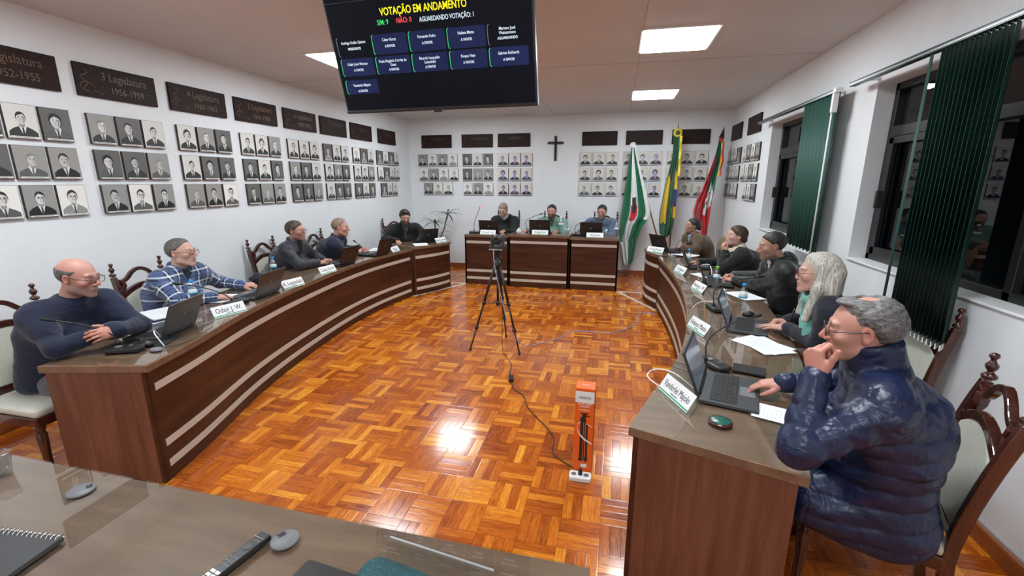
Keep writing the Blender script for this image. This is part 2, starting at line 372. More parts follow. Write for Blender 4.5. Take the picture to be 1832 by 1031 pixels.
# near desk the photograph is taken over
def nd():
    r=empty('near_desk',(0,0,0),0,'brown laminate desk under a glass sheet, cut off by the bottom edge of the view','desk')
    P=[(-2.19,1.02),(-.02,1.005),(0.02,.36),(-2.19,.36)]
    MB().prism(P,.71,.75).obj('desktop','top',r,bevel=.002)
    MB().prism([(p[0]*.999,p[1]-.002) for p in P],.7505,.7575).obj('glass_sheet','deskglass',r)
    MB().box((-1.1,.98,.355),(2.12,.02,.705)).obj('front_panel','front',r)
    for x in (-2.165,-.02): MB().box((x,.68,.355),(.022,.56,.705)).obj('end_panel','end',r)
nd()

# ------------------------------------------------------------------ chairs
def make_chair():
    r=empty('armless_dining_chair'); r.name='dining_chair'
    c=MB().box((0,0,0),(.46,.45,.05),T=Matrix.Translation((0,.01,.455))); c.obj('seat_cushion','fabric',r,bevel=.02,seg=3)
    f=MB().box((0,.225,.405),(.46,.025,.055)).box((0,-.205,.405),(.42,.025,.055)).box((-.222,.01,.405),(.025,.44,.055)).box((.222,.01,.405),(.025,.44,.055)); f.obj('seat_frame','chairwood',r,bevel=.004)
    for s in (-1,1):
        MB().lathe([(.018,0),(.022,.01),(.016,.05),(.022,.22),(.027,.33),(.019,.345),(.027,.36),(.027,.39)],(s*.21,.21,0),12).obj('leg','chairwood',r)
        p=[(s*.215,-.27,0),(s*.215,-.235,.2),(s*.215,-.215,.42),(s*.213,-.232,.60),(s*.21,-.268,.79),(s*.207,-.315,.985)]
        MB().tube(spline(p,3),[.030]*15+[.027],4,sq=.8,smooth=False).obj('back_post','chairwood',r,bevel=.004)
        MB().lathe([(.012,0),(.024,.006),(.026,.018),(.012,.03),(.010,.036),(.020,.05),(.021,.062),(.010,.078),(.009,.086),(.017,.096),(.014,.108),(.003,.112)],(s*.207,-.318,.988),14).obj('finial','chairwood',r)
    yb=lambda z:-.215-(.10*((z-.42)/.565)**1.25 if z>.42 else 0)
    # back upholstery with arched top
    out=[(-.175,.53),(.175,.53)]+[(.175-.35*i/12,.81+.070*math.sin(PI*i/12)) for i in range(13)]
    vs=[]; n=len(out)
    for dy in (.020,-.016):
        for x,z in out: vs.append((x,yb(z)+dy,z))
    fs=[tuple(range(n)),tuple(range(2*n-1,n-1,-1))]+[(i+n,(i+1)%n+n,(i+1)%n,i) for i in range(n)]
    MB().add(vs,fs).obj('back_cushion','fabric',r,bevel=.008)
    lo=[(-.20+.40*i/14,yb(.83),.815+.080*math.sin(PI*i/14)) for i in range(15)]
    hi=[(-.20+.40*i/14,yb(1.06)-.004,1.03+.085*math.sin(PI*i/14)**1.0 - (.0 if 2<i<12 else .0)) for i in range(15)]
    hi=[(q[0],q[1],q[2]-.095) for q in [(-.205,yb(.95),1.055),(-.16,yb(.95),1.035),(-.11,yb(.95),1.055),(-.06,yb(.96),1.10),(0,yb(.98),1.12),(.06,yb(.96),1.10),(.11,yb(.95),1.055),(.16,yb(.95),1.035),(.205,yb(.95),1.055)]]
    t=MB(); t.tube(lo,.025,4,sq=1.1,smooth=False).tube(spline(hi,3),.021,4,sq=1.0,smooth=False)
    for s in (-1,1): t.tube([(s*.20,yb(.84),.84),(s*.155,yb(.90),.905),(s*.16,yb(.93),.945)],.026,4,smooth=False)
    t.obj('top_rail','chairwood',r,bevel=.004)
    MB().box((0,yb(.5),.505),(.40,.026,.05)).obj('lower_rail','chairwood',r,bevel=.004)
    return r
CH=make_chair(); _used=[]
def chair(x,y,d,label):
    o=CH if not _used else copy_tree(CH); _used.append(1)
    o.location=(x,y,0); o.rotation_euler=(0,0,math.atan2(d[1],d[0])-PI/2); tag(o,label,'chair','carved high-backed dining chairs'); return o

# ------------------------------------------------------------------ plaques and portraits
def plaque(loc, rz, lines, label, faint=False):
    o=MB().box((0,-.0125,0),(.635,.025,.245)).obj('carved_plaque','plaque',None,bevel=.003); o.location=loc; o.rotation_euler=(0,0,rz); tag(o,label,'plaque','carved wooden plaques')
    R=Matrix.Rotation(PI/2,3,'X'); mn='plaque_faint' if faint else 'plaque_letter'
    if lines:
        text(lines[0],.088,(.05,-.0262,.045),R,mn,o,ex=.0015,sx=.82)
        if len(lines)>1: text(lines[1],.075,(.06,-.0262,-.055),R,mn,o,ex=.0015,sx=.85)
        s=MB(); s.tube([(-.26+.03*math.sin(k*.9)*(1-k/26),-.027,.08-.012*k+ .0*k) for k in range(15)],.004,5).tube([(-.25+.05*math.cos(k*.5),-.027,-.05+.035*math.sin(k*.5)) for k in range(11)],.004,5).tube([(-.21+.012*k,-.027,-.085+.012*math.sin(k*1.1)) for k in range(8)],.004,5)
        s.obj('carved_scroll',mn,o)
    return o
def g(v,t=(1,1,1)): return (v*t[0],v*t[1],v*t[2])
PM={}
def pm(key,col,r=.45):
    if key not in PM: PM[key]=mat('portrait_'+key,col,r)
    return PM[key]
def portrait_mesh(k, tone, w, h):
    R=random.Random(k*13+hash(tone)%7 if False else k*13+len(tone))
    T={'bw':(1,.98,.93),'cream':(1,.95,.86),'violet':(1,.93,.86)}[tone]; S={'bw':(1,1,.98),'cream':(.95,.95,1),'violet':(.72,.62,1.05)}[tone]
    light=R.random()<(.68 if tone=='bw' else 1.0)
    bg=pm(tone+'_ground_%d'%(R.randrange(2) if light else 2+R.randrange(2)),g([.78,.66,.12,.30][R.randrange(2) if light else 2+R.randrange(2)],T))
    mats=[pm('board_edge',(.035,.025,.02)),bg,pm(tone+'_skin_%d'%(k%3),g([.60,.52,.68][k%3],S)),pm(tone+'_hair_%d'%(k%4),g([.015,.03,.02,.22][k%4],S)),
          pm(tone+'_suit_%d'%(k%5),g([.02,.03,.10,.015,.28][k%5],S)),pm(tone+'_shirt',g(.68,S)),pm(tone+'_tie_%d'%(k%3),g([.02,.12,.05][k%3],S)),pm('caption',(.70,.69,.64)),pm(tone+'_feature',g(.07,S)),pm(tone+'_shade',g(.27,S))]
    b=MB(); b.box((0,-.0115,0),(w,.022,h),0); y=[-.0228]
    def P(pts,mi): y[0]-=.00025; b.poly([(p[0]*w,y[0],p[1]*h) for p in pts],mi)
    def E(cx,cz,rx,rz,mi,a0=0,a1=2*PI,n=18): P([(cx+rx*math.cos(a0+(a1-a0)*i/n),cz+rz*math.sin(a0+(a1-a0)*i/n)) for i in range(n+(0 if abs(a1-a0-2*PI)<1e-6 else 1))],mi)
    P([(-.49,-.49),(.49,-.49),(.49,.49),(-.49,.49)],1)
    cx=R.uniform(-.04,.04); cz=R.uniform(.07,.12); hs=R.uniform(.9,1.08)
    sh=R.uniform(-.24,-.20)
    P([(-.44,-.44),(.44,-.44),(.43,-.30),(.30,sh),(.12,sh+.07),(-.12,sh+.07),(-.30,sh),(-.43,-.30)],4)
    P([(-.12,sh+.08),(0,-.44),(.12,sh+.08),(.09,sh+.13),(-.09,sh+.13)],5)
    P([(-.025,sh+.05),(.025,sh+.05),(.035,-.40),(0,-.44),(-.035,-.40)],6)
    P([(cx-.085,sh+.08),(cx,sh+.02),(cx+.085,sh+.08),(cx+.085,cz-.1),(cx-.085,cz-.1)],9)
    style=k%7
    if style==5: E(cx,cz+.03,.21*hs,.21*hs,3)
    else: E(cx,cz+.030*hs,.172*hs,.185*hs,3)
    E(cx-.155*hs,cz-.01,.02,.035,9); E(cx+.155*hs,cz-.01,.02,.035,9)
    E(cx,cz-.015,.150*hs,.180*hs,2)
    if style not in (3,): P([(cx-.160*hs,cz+.02),(cx-.13*hs,cz+.14*hs),(cx,cz+.20*hs),(cx+.13*hs,cz+.14*hs),(cx+.160*hs,cz+.02),(cx+.128*hs,cz+.085*hs),(cx+R.uniform(-.07,.07),cz+.145*hs),(cx-.125*hs,cz+.08*hs)],3)
    P([(cx+.06*hs,cz+.08),(cx+.135*hs,cz+.03),(cx+.12*hs,cz-.09),(cx+.05*hs,cz-.16*hs),(cx+.075*hs,cz-.03)],9)
    for s in (-1,1): E(cx+s*.058*hs,cz+.015,.024,.011,8,n=8); P([(cx+s*.03*hs,cz+.042),(cx+s*.09*hs,cz+.038),(cx+s*.09*hs,cz+.05),(cx+s*.03*hs,cz+.056)],8)
    P([(cx-.006,cz+.01),(cx+.022,cz-.048),(cx-.022,cz-.048)],9)
    if k%4==1: P([(cx-.05,cz-.072),(cx+.05,cz-.072),(cx+.03,cz-.055),(cx-.03,cz-.055)],8)
    P([(cx-.04,cz-.095),(cx+.04,cz-.095),(cx+.03,cz-.083),(cx-.03,cz-.083)],8)
    if k%6==2:
        for s in (-1,1): E(cx+s*.058*hs,cz+.012,.045,.026,8,n=10); E(cx+s*.058*hs,cz+.012,.037,.019,9,n=10)
    P([(-.42,-.475),(.46,-.475),(.46,-.425),(-.42,-.425)],7)
    P([(-.30,-.458),(.30,-.458),(.30,-.442),(-.30,-.442)],9)
    return b.mesh('portrait',mats)
PMESH={}
def get_pm(k,tone,w,h):
    kk=(k,tone,w)
    if kk not in PMESH: PMESH[kk]=portrait_mesh(k,tone,w,h)
    return PMESH[kk]
ROWZ=[2.16,1.88,1.603]; ROWN=['top row','middle row','bottom row']
pcount=[0]
ORD=['first','second','third','fourth']
def pgroup(wall, starts, pitch, tone, where, w=.19, h=.236):
    for r in range(3):
        xs=starts[r]
        for i,x in enumerate(xs):
            k=(pcount[0]*5+r*3+i)%17; pcount[0]+=1
            tn=tone if not isinstance(tone,list) else tone[r][i]
            o=bpy.data.objects.new('framed_portrait' if False else 'portrait',get_pm(k,tn,w,h)); COL.objects.link(o)
            z=ROWZ[r]
            if wall=='L': o.location=(XL+.0005,x,z); o.rotation_euler=(0,0,PI/2)
            elif wall=='B': o.location=(x,YB-.0005,z); o.rotation_euler=(0,0,0)
            else: o.location=(XR-.0005,x,z); o.rotation_euler=(0,0,-PI/2)
            adj={'bw':'black and white','cream':'cream toned','violet':'violet tinted'}[tn]
            nm=len(xs); pos='left' if i==0 else ('right' if i==nm-1 else ('middle' if nm==3 else ['','second','third'][i]))
            if wall=='R': pos={'left':'nearest the window','right':'nearest the corner','middle':'in the middle','second':'second from the window','third':'third from the window'}[pos] 
            tag(o,f'{adj} portrait, {ROWN[r]}, {pos}, {where}','portrait','portrait boards in rows on the walls')
def cols(c0,n,p): return [c0+p*i for i in range(n)]
PW=[(2.455,['I Legislatura','1952-1955'],'the 1952-1955 plaque'),(3.203,['3 Legislatura','1956-1959'],'the 1956-1959 plaque'),(3.967,['4 Legislatura','1960-1963'],'the 1960-1963 plaque'),
    (4.72,['5 Legislatura','1964-1968'],'the fourth left wall plaque from the left'),(5.475,['6 Legislatura','1969-1972'],'the fifth left wall plaque from the left'),(6.205,['7 Legislatura'],'the third plaque before the corner'),
    (6.955,['8 Legislatura'],'the second plaque before the corner'),(7.805,['9 Legislatura'],'the left wall plaque nearest the corner')]
for i,(y,ln,wh) in enumerate(PW):
    plaque((XL,y,2.53),PI/2,ln,('carved dark wood plaque dated '+ln[1] if len(ln)>1 and i<5 else 'dark carved wood plaque, %s on the left wall'%['','','','','','third from the back corner','second from the back corner','nearest the back corner'][i]),faint=i>4)
    if i==0: st=[cols(2.27,3,.21),cols(2.27,3,.21),cols(2.27,3,.21)]
    elif i<7: st=[cols(y-.20,3,.215)]*3
    else: st=[cols(7.49,4,.21),cols(7.50,4,.21),cols(7.585,3,.21)]
    pgroup('L',st,0,'bw','under '+wh)
BP=[(-3.58,['Legislatura'],'back wall plaque farthest left'),(-2.735,['Legislatura'],'back wall plaque second from left'),(-2.0,['Legislatura'],'plaque just left of the crucifix'),(-.385,None,'plaque just right of the crucifix'),(.40,None,'plaque behind the green and white flag'),(1.19,None,'back wall plaque nearest the right corner')]
for i,(x,ln,wh) in enumerate(BP):
    plaque((x,YB,2.52),0,ln,'dark wood plaque on the back wall, '+wh.replace('back wall plaque','one').replace('plaque just','just'),faint=True)
    V='violet'; C='cream'
    if i==0: st=[cols(-3.89,4,.215),cols(-3.875,4,.215),cols(-3.79,3,.215)]; tone='bw'
    elif i==1: st=[cols(-2.945,3,.215)]*3; tone='bw'
    elif i==2: st=[cols(-2.215,3,.235)]*3; tone=V
    elif i==3: st=[cols(-.63,3,.245)]*3; tone=C
    elif i==4: st=[cols(.16,3,.235)]*3; tone=[[C,C,V],[V,C,V],[V,C,V]]
    else: st=[cols(.92,3,.24)]*3; tone=C
    pgroup('B',st,0,tone,('under the ' if 'plaque' in wh else '')+wh,w=.19 if i<2 else .21)
for j,(y,n3) in enumerate(((8.34,4),(7.33,4))):
    plaque((XR,y,2.545),-PI/2,None,'dark wood plaque on the right wall, '+['nearest the back corner','nearest the window'][j],faint=True)
    base=[y-.33+.22*i for i in range(4)]
    pgroup('R',[base,base,base if j==0 else base[:3]],0,'bw','right wall '+['corner group','window side group'][j])
# crucifix
o=empty('crucifix',(-1.195,YB,2.355),0,'black wooden crucifix alone on the back wall between the portrait groups','crucifix')
MB().box((0,-.014,0),(.045,.022,.45)).box((0,-.014,.10),(.30,.022,.045)).obj('cross','cross',o,bevel=.003)
f=MB(); f.tube([(0,-.032,.10),(0,-.034,.0),(0,-.034,-.10)],[.013,.016,.008],8).tube([(-.09,-.03,.125),(0,-.033,.085),(.09,-.03,.125)],.006,6).ell((0,-.036,.118),(.012,.012,.016),8); f.obj('figure','cross',o)

# ------------------------------------------------------------------ blinds on the right wall
def blind(y0,y1,slats,zb,ang,label,far_first=True,closed=False):
    X=XR-.11; r=empty('vertical_blind',(X,(y0+y1)/2,2.49),0,label,'blind')
    yc=(y0+y1)/2
    MB().box((0,0,0),(.045,y1-y0,.030)).box((-.024,0,.012),(.004,y1-y0,.006)).obj('head_rail','rail',r,bevel=.002)
    MB().box((-.024,0,-.004),(.003,y1-y0,.004)).obj('rail_edge','alu',r)
    MB().box((.06,(y1-y0)/2-.15,.01),(.09,.03,.02)).box((.06,-(y1-y0)/2+.15,.01),(.09,.03,.02)).obj('bracket','alu',r)
    me=None
    for i,(y,a) in enumerate(slats):
        if me is None:
            m=MB(); n=6; h=2.47-zb; pts=[(-.045+.09*k/n,.006*math.sin(PI*k/n)) for k in range(n+1)]
            vs=[(p[0],p[1],0) for p in pts]+[(p[0],p[1],-h) for p in pts]+[(p[0],p[1]+.0012,0) for p in pts]+[(p[0],p[1]+.0012,-h) for p in pts]; k=n+1
            fs=[]
            for j in range(n): fs+=[(j,j+1,k+j+1,k+j),(2*k+j+1,2*k+j,3*k+j,3*k+j+1),(k+j,k+j+1,3*k+j+1,3*k+j),(j+1,j,2*k+j,2*k+j+1)]
            fs+=[(0,k,3*k,2*k),(n,2*k+n,3*k+n,k+n)]
            me=m.add(vs,fs,0,True).mesh('slat',['slat']); w=MB().box((0,.003,-h-.004),(.086,.006,.030)).mesh('weight',['white']); hk=MB().box((0,.003,.004),(.014,.006,.02)).mesh('hook',['black'])
        o=bpy.data.objects.new('slat',me); COL.objects.link(o); o.parent=r; o.location=(0,y-yc,-.020); o.rotation_euler=(0,0,a)
        for nm,mm in (('weight',w),('hook',hk)):
            q=bpy.data.objects.new(nm,mm); COL.objects.link(q); q.parent=o
    return r,yc
SL=[(3.33,1.25)]+[(3.21-.0345*i,.66+.012*i) for i in range(15)]
r,yc=blind(1.0,4.28,SL,.89,0,'dark green vertical blind hanging open at the near window, slats bunched with white weights')
r,yc=blind(4.51,6.72,[(5.16-.088*i,PI/2+.10) for i in range(8)],1.12,0,'dark green vertical blind, slats closed flat, at the far window')
MB().tube([(-.03,4.50-yc,-.01),(-.03,4.50-yc,-1.40)],.007,8).obj('wand','white',r)
MB().tube([(0.0,4.47-yc,-.01),(0.0,4.47-yc,-1.36)],.004,8).obj('cord','ink',r)
MB().box((-.02,4.49-yc,-.10),(.05,.035,.15)).box((-.01,4.49-yc,.0),(.06,.05,.04)).obj('end_cap','white',r,bevel=.004)

# ------------------------------------------------------------------ television
P1=Vector((-1.695,2.694,2.168)); eX=Vector((.99916,-.04091,0)); eV=Vector((-.01097,-.2679,.96338)); eN=-Vector((-.03941,-.96258,-.26812)).cross(Vector((0,0,0))) if False else eX.cross(eV)
TM=Matrix((eX,eV,eN)).transposed()   # local x right, y up the screen, z towards the viewer
tv=empty('television',tuple(P1),0,'large black flat television hung from the ceiling, tilted down, showing a vote tally','television'); tv.matrix_world=Matrix.Translation(P1)@TM.to_4x4()
MB().box((.6143,.35,-.022),(1.229,.71,.040)).obj('casing','black',tv,bevel=.006)
MB().box((.6143,.353,-.0006),(1.205,.672,.0024)).obj('screen','tvblack',tv)
MB().box((.6143,.006,.001),(1.229,.012,.006)).box((.62,-.006,-.006),(.05,.018,.02)).obj('lower_bezel','black',tv,bevel=.002)
MB().box((.6143,.36,-.075),(.5,.42,.07)).obj('rear_housing','blackm',tv,bevel=.02)
inv=(Matrix.Translation(P1)@TM.to_4x4()).inverted(); top=inv@Vector((-1.08,2.62,2.95)); 
MB().tube([(.6143,.42,-.11),tuple(top)],.022,10).box((.6143,.40,-.112),(.22,.3,.02)).obj('ceiling_bracket','blackm',tv)
def tt(s,x,y,size,mn,sx=.8,b=.0): return text(s,size,(x,y,.0022),None,mn,tv,'screen_text',.0002,sx,bold=b)
tt('VOTAÇÃO EM ANDAMENTO',.610,.517,.052,'t_yellow',.76,.0009)
tt('SIM: 9',.36,.468,.036,'t_green',.80,.0004); tt('NÃO: 0',.492,.469,.036,'t_red',.80,.0004); tt('AGUARDANDO VOTAÇÃO: 1',.745,.464,.033,'t_white',.73,.0004)
CARDS=[('Rodrigo Emilio Quinot','PRESIDENTE',0,0,'d'),('César Kortz','A FAVOR',1,0,'g'),('Fernando Kuhn','A FAVOR',2,0,'g'),('Helena Matte','A FAVOR',3,0,'g'),('Mariano José\nWeizenmann','AGUARDANDO',4,0,'d'),
 ('Odair José Werner','A FAVOR',0,1,'g'),('Paulo Rogério Corrêa de\nGoes','A FAVOR',1,1,'g'),('Ricardo Leopoldo\nLiesenfeld','A FAVOR',2,1,'g'),('Roque Haas','A FAVOR',3,1,'g'),('Sabrina Eckhardt','A FAVOR',4,1,'g'),('Vanderlei Majolo','A FAVOR',0,2,'g')]
def rrect(x0,y0,x1,y1,r,z,n=4):
    o=[]
    for cx,cy,a in ((x1-r,y1-r,0),(x0+r,y1-r,PI/2),(x0+r,y0+r,PI),(x1-r,y0+r,3*PI/2)):
        for i in range(n+1): t=a+PI/2*i/n; o.append((cx+r*math.cos(t),cy+r*math.sin(t)))
    return o
for nm,stt,c,rw_,k in CARDS:
    x0=.035+.2335*c; x1=x0+.222; y1=[.413,.301,.186][rw_]; y0=y1-([.102,.094,.078][rw_])
    if k=='g' : MB().prism(rrect(x0,y0,x1,y1,.010,0),.0008,.0014).obj('vote_card','tvcard',tv)
    MB().tube([(x0+.010,y1-.001,.0016),(x0+.002,y1-.009,.0016),(x0+.001,(y0+y1)/2,.0016),(x0+.002,y0+.009,.0016),(x0+.010,y0+.001,.0016)],.0019,6).obj('card_edge','t_green' if k=='g' else 't_grey',tv)
    two='\n' in nm; mn='t_white'
    tt(nm,(x0+x1)/2,y1-(.036 if two else .030),.0205,mn,.85,.0003); tt(stt,(x0+x1)/2,y1-(.071 if two else .062),.0185,mn,.85,.0005)
MB().box((.6,.583,.0015),(1.17,.0015,.0005)).obj('header_line','t_dim',tv)

# ------------------------------------------------------------------ flags
def outline_flag(name, rows, yplane, colour, mats, parent, folds=5, amp=.035, n=56, nv=70):
    """rows: (z, x_left, x_right); cloth gathered in vertical folds; colour(s,t)->material index"""
    zs=[r[0] for r in rows][::-1]; xl=[r[1] for r in rows][::-1]; xr=[r[2] for r in rows][::-1]
    m=MB(); vs=[]; fs=[]; mi=[]
    z0,z1=rows[0][0],rows[-1][0]
    for side in (0,1):
        for j in range(nv+1):
            t=j/nv; z=z0+(z1-z0)*t; a=float(np.interp(z,zs,xl)); b=float(np.interp(z,zs,xr)); wd=b-a
            for i in range(n+1):
                s=i/n; y=amp*(.25+t)*math.sin(2*PI*folds*s+2.2*math.sin(2.5*t+s*2))*min(1,wd/.12)+.012*math.sin(5*t*PI+s*3)
                vs.append((a+wd*s+.006*math.sin(2*PI*folds*s*1+1.5),yplane+y+(.0015 if side else 0),z+ .02*math.sin(folds*2*PI*s)*t))
    k=(n+1)*(nv+1)
    for side in (0,1):
        for j in range(nv):
            for i in range(n):
                q=side*k+j*(n+1)+i; f=(q,q+1,q+n+2,q+n+1); fs.append(f if side else f[::-1]); mi.append(colour((i+.5)/n,(j+.5)/nv))
    for j in range(nv):
        for i in (0,n): q=j*(n+1)+i; fs.append((q,q+n+1,k+q+n+1,k+q)); mi.append(colour(min(i/n,.99),j/nv))
    m.v=vs; m.f=fs; m.m=mi; m.sm=[True]*len(fs)
    return m.obj(name,mats,parent)
fm=lambda n,c: noisy(n,c,tuple(min(1,v*1.12+.004) for v in c),30,.5,bump=.1,bscale=200,sheen=.2)
G,Y_,W_,K_,R_,B_=fm('flag_green',(.0,.12,.05)),fm('flag_yellow',(.66,.47,.01)),fm('flag_white',(.66,.68,.68)),fm('flag_black',(.02,.02,.02)),fm('flag_red',(.52,.008,.022)),fm('flag_blue',(.01,.03,.22))
Gd=fm('flag_dark_green',(.0,.085,.035)); pole=wood('pole_wood',(.14,.07,.035),(.20,.10,.05),(.26,.14,.07),(3,3,.5),.4)
# municipal flag, leaning pole
f=empty('flag_on_pole',(.98,8.2,0),0,'green and white flag with a dark emblem on a leaning pole','flag')
MB().tube([(0,.1,.0),(-.77,.22,2.31)],.014,10).obj('pole',pole,f)
MB().ell((-.775,.22,2.36),(.05,.03,.05),12).tube([(-.775+.045*math.cos(a),.19,2.36+.045*math.sin(a)) for a in np.linspace(0,2*PI,13)],.012,6).obj('rosette',W_,f)
def c1(s,t):
    mid=.50-.10*t
    if t>.80: return 0 if s>.55 else 1
    if abs(s-mid)<.13+.05*t:
        return 2 if .42<t<.55 and abs(s-mid)<.06 else (3 if .49<=t<.61 and abs(s-mid)<.11 else 1)
    if s>.86 and t<.6: return 1
    return 0
outline_flag('cloth',[(2.33,-.80,-.74),(2.0,-.84,-.64),(1.6,-.88,-.51),(1.25,-.91,-.42),(1.15,-.92,-.42),(.95,-.93,-.55),(.72,-.945,-.62),(.62,-.90,-.63),(.35,-.84,-.66),(.28,-.80,-.70)],.16,c1,[G,W_,K_,R_],f,4,.045)
# national flag
f=empty('flag_on_pole',(.95,8.3,0),0,'green and yellow flag with a blue disc, middle of the three','flag')
MB().tube([(0,.05,.0),(-.025,.10,2.62)],.014,10).tube([(-.025,.10,2.60),(-.02,.10,2.74)],[.014,.002],8).obj('pole',pole,f)
MB().tube([(-.025+.055*math.cos(a),.06,2.55+.055*math.sin(a)) for a in np.linspace(0,2*PI,13)],.022,6,0).ell((-.025,.05,2.55),(.035,.02,.035),10,1).obj('rosette',[Y_,Gd],f)
def c2(s,t):
    e=.42+.5*abs(t-.62)*1.1
    if t>.34 and (abs(s-.28)<.17 and t<.86 and t>.36+ (s-.1)*.2): return 1
    if t>.34 and s>.74 and t<.80: return 2 if .52<t<.68 and s>.70 else 1
    if s<.12 and .1<t<.5: return 3
    return 0
outline_flag('cloth',[(2.50,-.09,.02),(2.2,-.09,.02),(2.05,-.11,.02),(1.7,-.17,.03),(1.45,-.20,.03),(1.2,-.23,.03),(1.0,-.22,.01),(.85,-.20,-.03),(.80,-.15,-.08)],.05,c2,[Gd,Y_,B_,G],f,4,.04)
outline_flag('ribbon',[(2.50,-.02,.04),(2.2,-.01,.045),(1.85,.0,.05)],.0,lambda s,t: 0 if s>.5 else 1,[Y_,G],f,1,.01,10,20)
# state flag
f=empty('flag_on_pole',(1.52,8.35,0),0,'red, green and yellow state flag with a white emblem, nearest the right corner','flag')
MB().tube([(-.12,.0,.0),(.10,.12,2.38)],.014,10).obj('pole',pole,f)
MB().prism([(-.045,-.02),(0,.17),(.045,-.02),(0,-.05)],-.006,.006,T=Matrix.Translation((.12,.12,2.48))@Matrix.Rotation(PI/2,4,'X')@Matrix.Rotation(-.15,4,'Z')).obj('spearhead','chairwood',f,bevel=.003)
MB().ell((.105,.09,2.42),(.040,.03,.045),12).obj('rosette',R_,f)
def c3(s,t):
    x=(s-.62)/.34; z=(t-.58)/.16
    if s>.60 and abs(z)<1 and x*x+z*z<1.0: return 2 if x*x+z*z>.35 else (3 if (int(s*14)+int(t*30))%3==0 else 2)
    if t<.42-.26*(s<.35)+.0*s: return 0
    if s>.45 and t<.50: return 0
    if .22<s<.26 and t>.62: return 2
    return 1
outline_flag('cloth',[(2.40,.06,.12),(2.2,.03,.12),(1.9,-.05,.09),(1.6,-.13,.06),(1.45,-.20,.04),(1.25,-.24,.03),(1.1,-.22,.02),(1.0,-.12,.01),(.78,-.06,-.0)],.02,c3,[G,R_,W_,Gd],f,4,.045)
outline_flag('ribbon',[(2.40,.09,.13),(2.1,.10,.15),(1.85,.09,.13)],-.03,lambda s,t: 1 if s<.45 else 0,[R_,Y_],f,2,.01,16,20)

# ------------------------------------------------------------------ plant in the corner
pl=empty('potted_plant',(-3.52,8.30,0),0,'spiky leafed green plant in the back left corner behind the seated person','plant')
MB().lathe([(.11,0),(.14,.02),(.17,.28),(.18,.30),(.165,.30),(.155,.27),(.02,.265)],n=24).obj('pot','dgrey',pl)
MB().tube([(0,0,.26),(.02,.01,.6),(.03,.0,.95)],.014,8).tube([(.03,0,.26),(.10,.02,.6),(.22,.0,.85),(.30,-.02,1.12)],.012,8).obj('stem','leaf',pl)
R0=random.Random(3)
for k,(cx,cz) in enumerate([(.03,.95)]*13+[(.30,1.12)]*12+[(.05,.7)]*6):
    a=R0.uniform(0,2*PI); L=R0.uniform(.20,.36); up=R0.uniform(.1,.9); m=MB(); vs=[]; n=7
    for i in range(n+1):
        t=i/n; rr=L*t; z=cz+L*up*t-.35*L*t*t*1.6; wd=.017*math.sin(PI*(.12+.86*t))
        for s in (-1,1): vs.append((cx+rr*math.cos(a)-s*wd*math.sin(a),rr*math.sin(a)+s*wd*math.cos(a),z))
        vs.append((cx+rr*math.cos(a),rr*math.sin(a),z-.004))
    fs=[]
    for i in range(n): q=3*i; fs+=[(q,q+2,q+5,q+3),(q+2,q+1,q+4,q+5),(q,q+3,q+4,q+1)]
    m.add(vs,fs,0,True).obj('leaf','leaf',pl)

# ------------------------------------------------------------------ things on the desks
def rot_to(d): return math.atan2(d[1],d[0])-PI/2      # local +Y -> d
def laptop(x,y,z,d,label,tone='dgrey',ang=105,w=.35,on=True,dep=.24):
    """d points from the hinge towards the user"""
    r=empty('laptop',(x,y,z),math.atan2(d[1],d[0])-PI/2,label,'laptop','laptops on the desks')
    MB().box((0,0,.009),(w,dep,.016)).obj('base',tone,r,bevel=.004)
    k=MB(); rows,cs=5,13
    for j in range(rows):
        for i in range(cs):
            if j==4 and 3<i<9:
                if i==4: k.box((.0,-.065+.021*j,.0182),(.11,.016,.002))
                continue
            k.box((-w*.43+w*.86*(i+.5)/cs,-.065+.021*j,.0182),(w*.86/cs-.004,.016,.002))
    MB().box((0,-.022,.0172),(w*.90,.115,.001)).obj('keyboard_well','blackm',r)
    k.obj('keyboard','key',r)
    MB().box((0,.075,.0173),(.105,.065,.001)).obj('touchpad','grey',r)
    T=Matrix.Translation((0,-dep/2+.004,.016))@Matrix.Rotation(math.radians(ang-90),4,'X')
    MB().box((0,-.004,.115),(w,.008,.228),T=T).obj('lid',tone,r,bevel=.003)
    MB().box((0,.0012,.117),(w-.012,.002,.208),T=T).obj('screen_frame','black',r)
    MB().box((0,.0026,.120),(w-.03,.001,.185),T=T).obj('display','screenoff' if on else 'black',r)
    MB().lathe([(.013,0),(.013,.001),(.001,.001)],n=16,T=T@Matrix.Translation((0,-.009,.125))@Matrix.Rotation(PI/2,4,'X')).obj('badge','silver' if tone!='silver' else 'dgrey',r)
    MB().box((0,-.004,.004),(w*.7,.018,.016),T=T).obj('hinge','black',r)
    return r
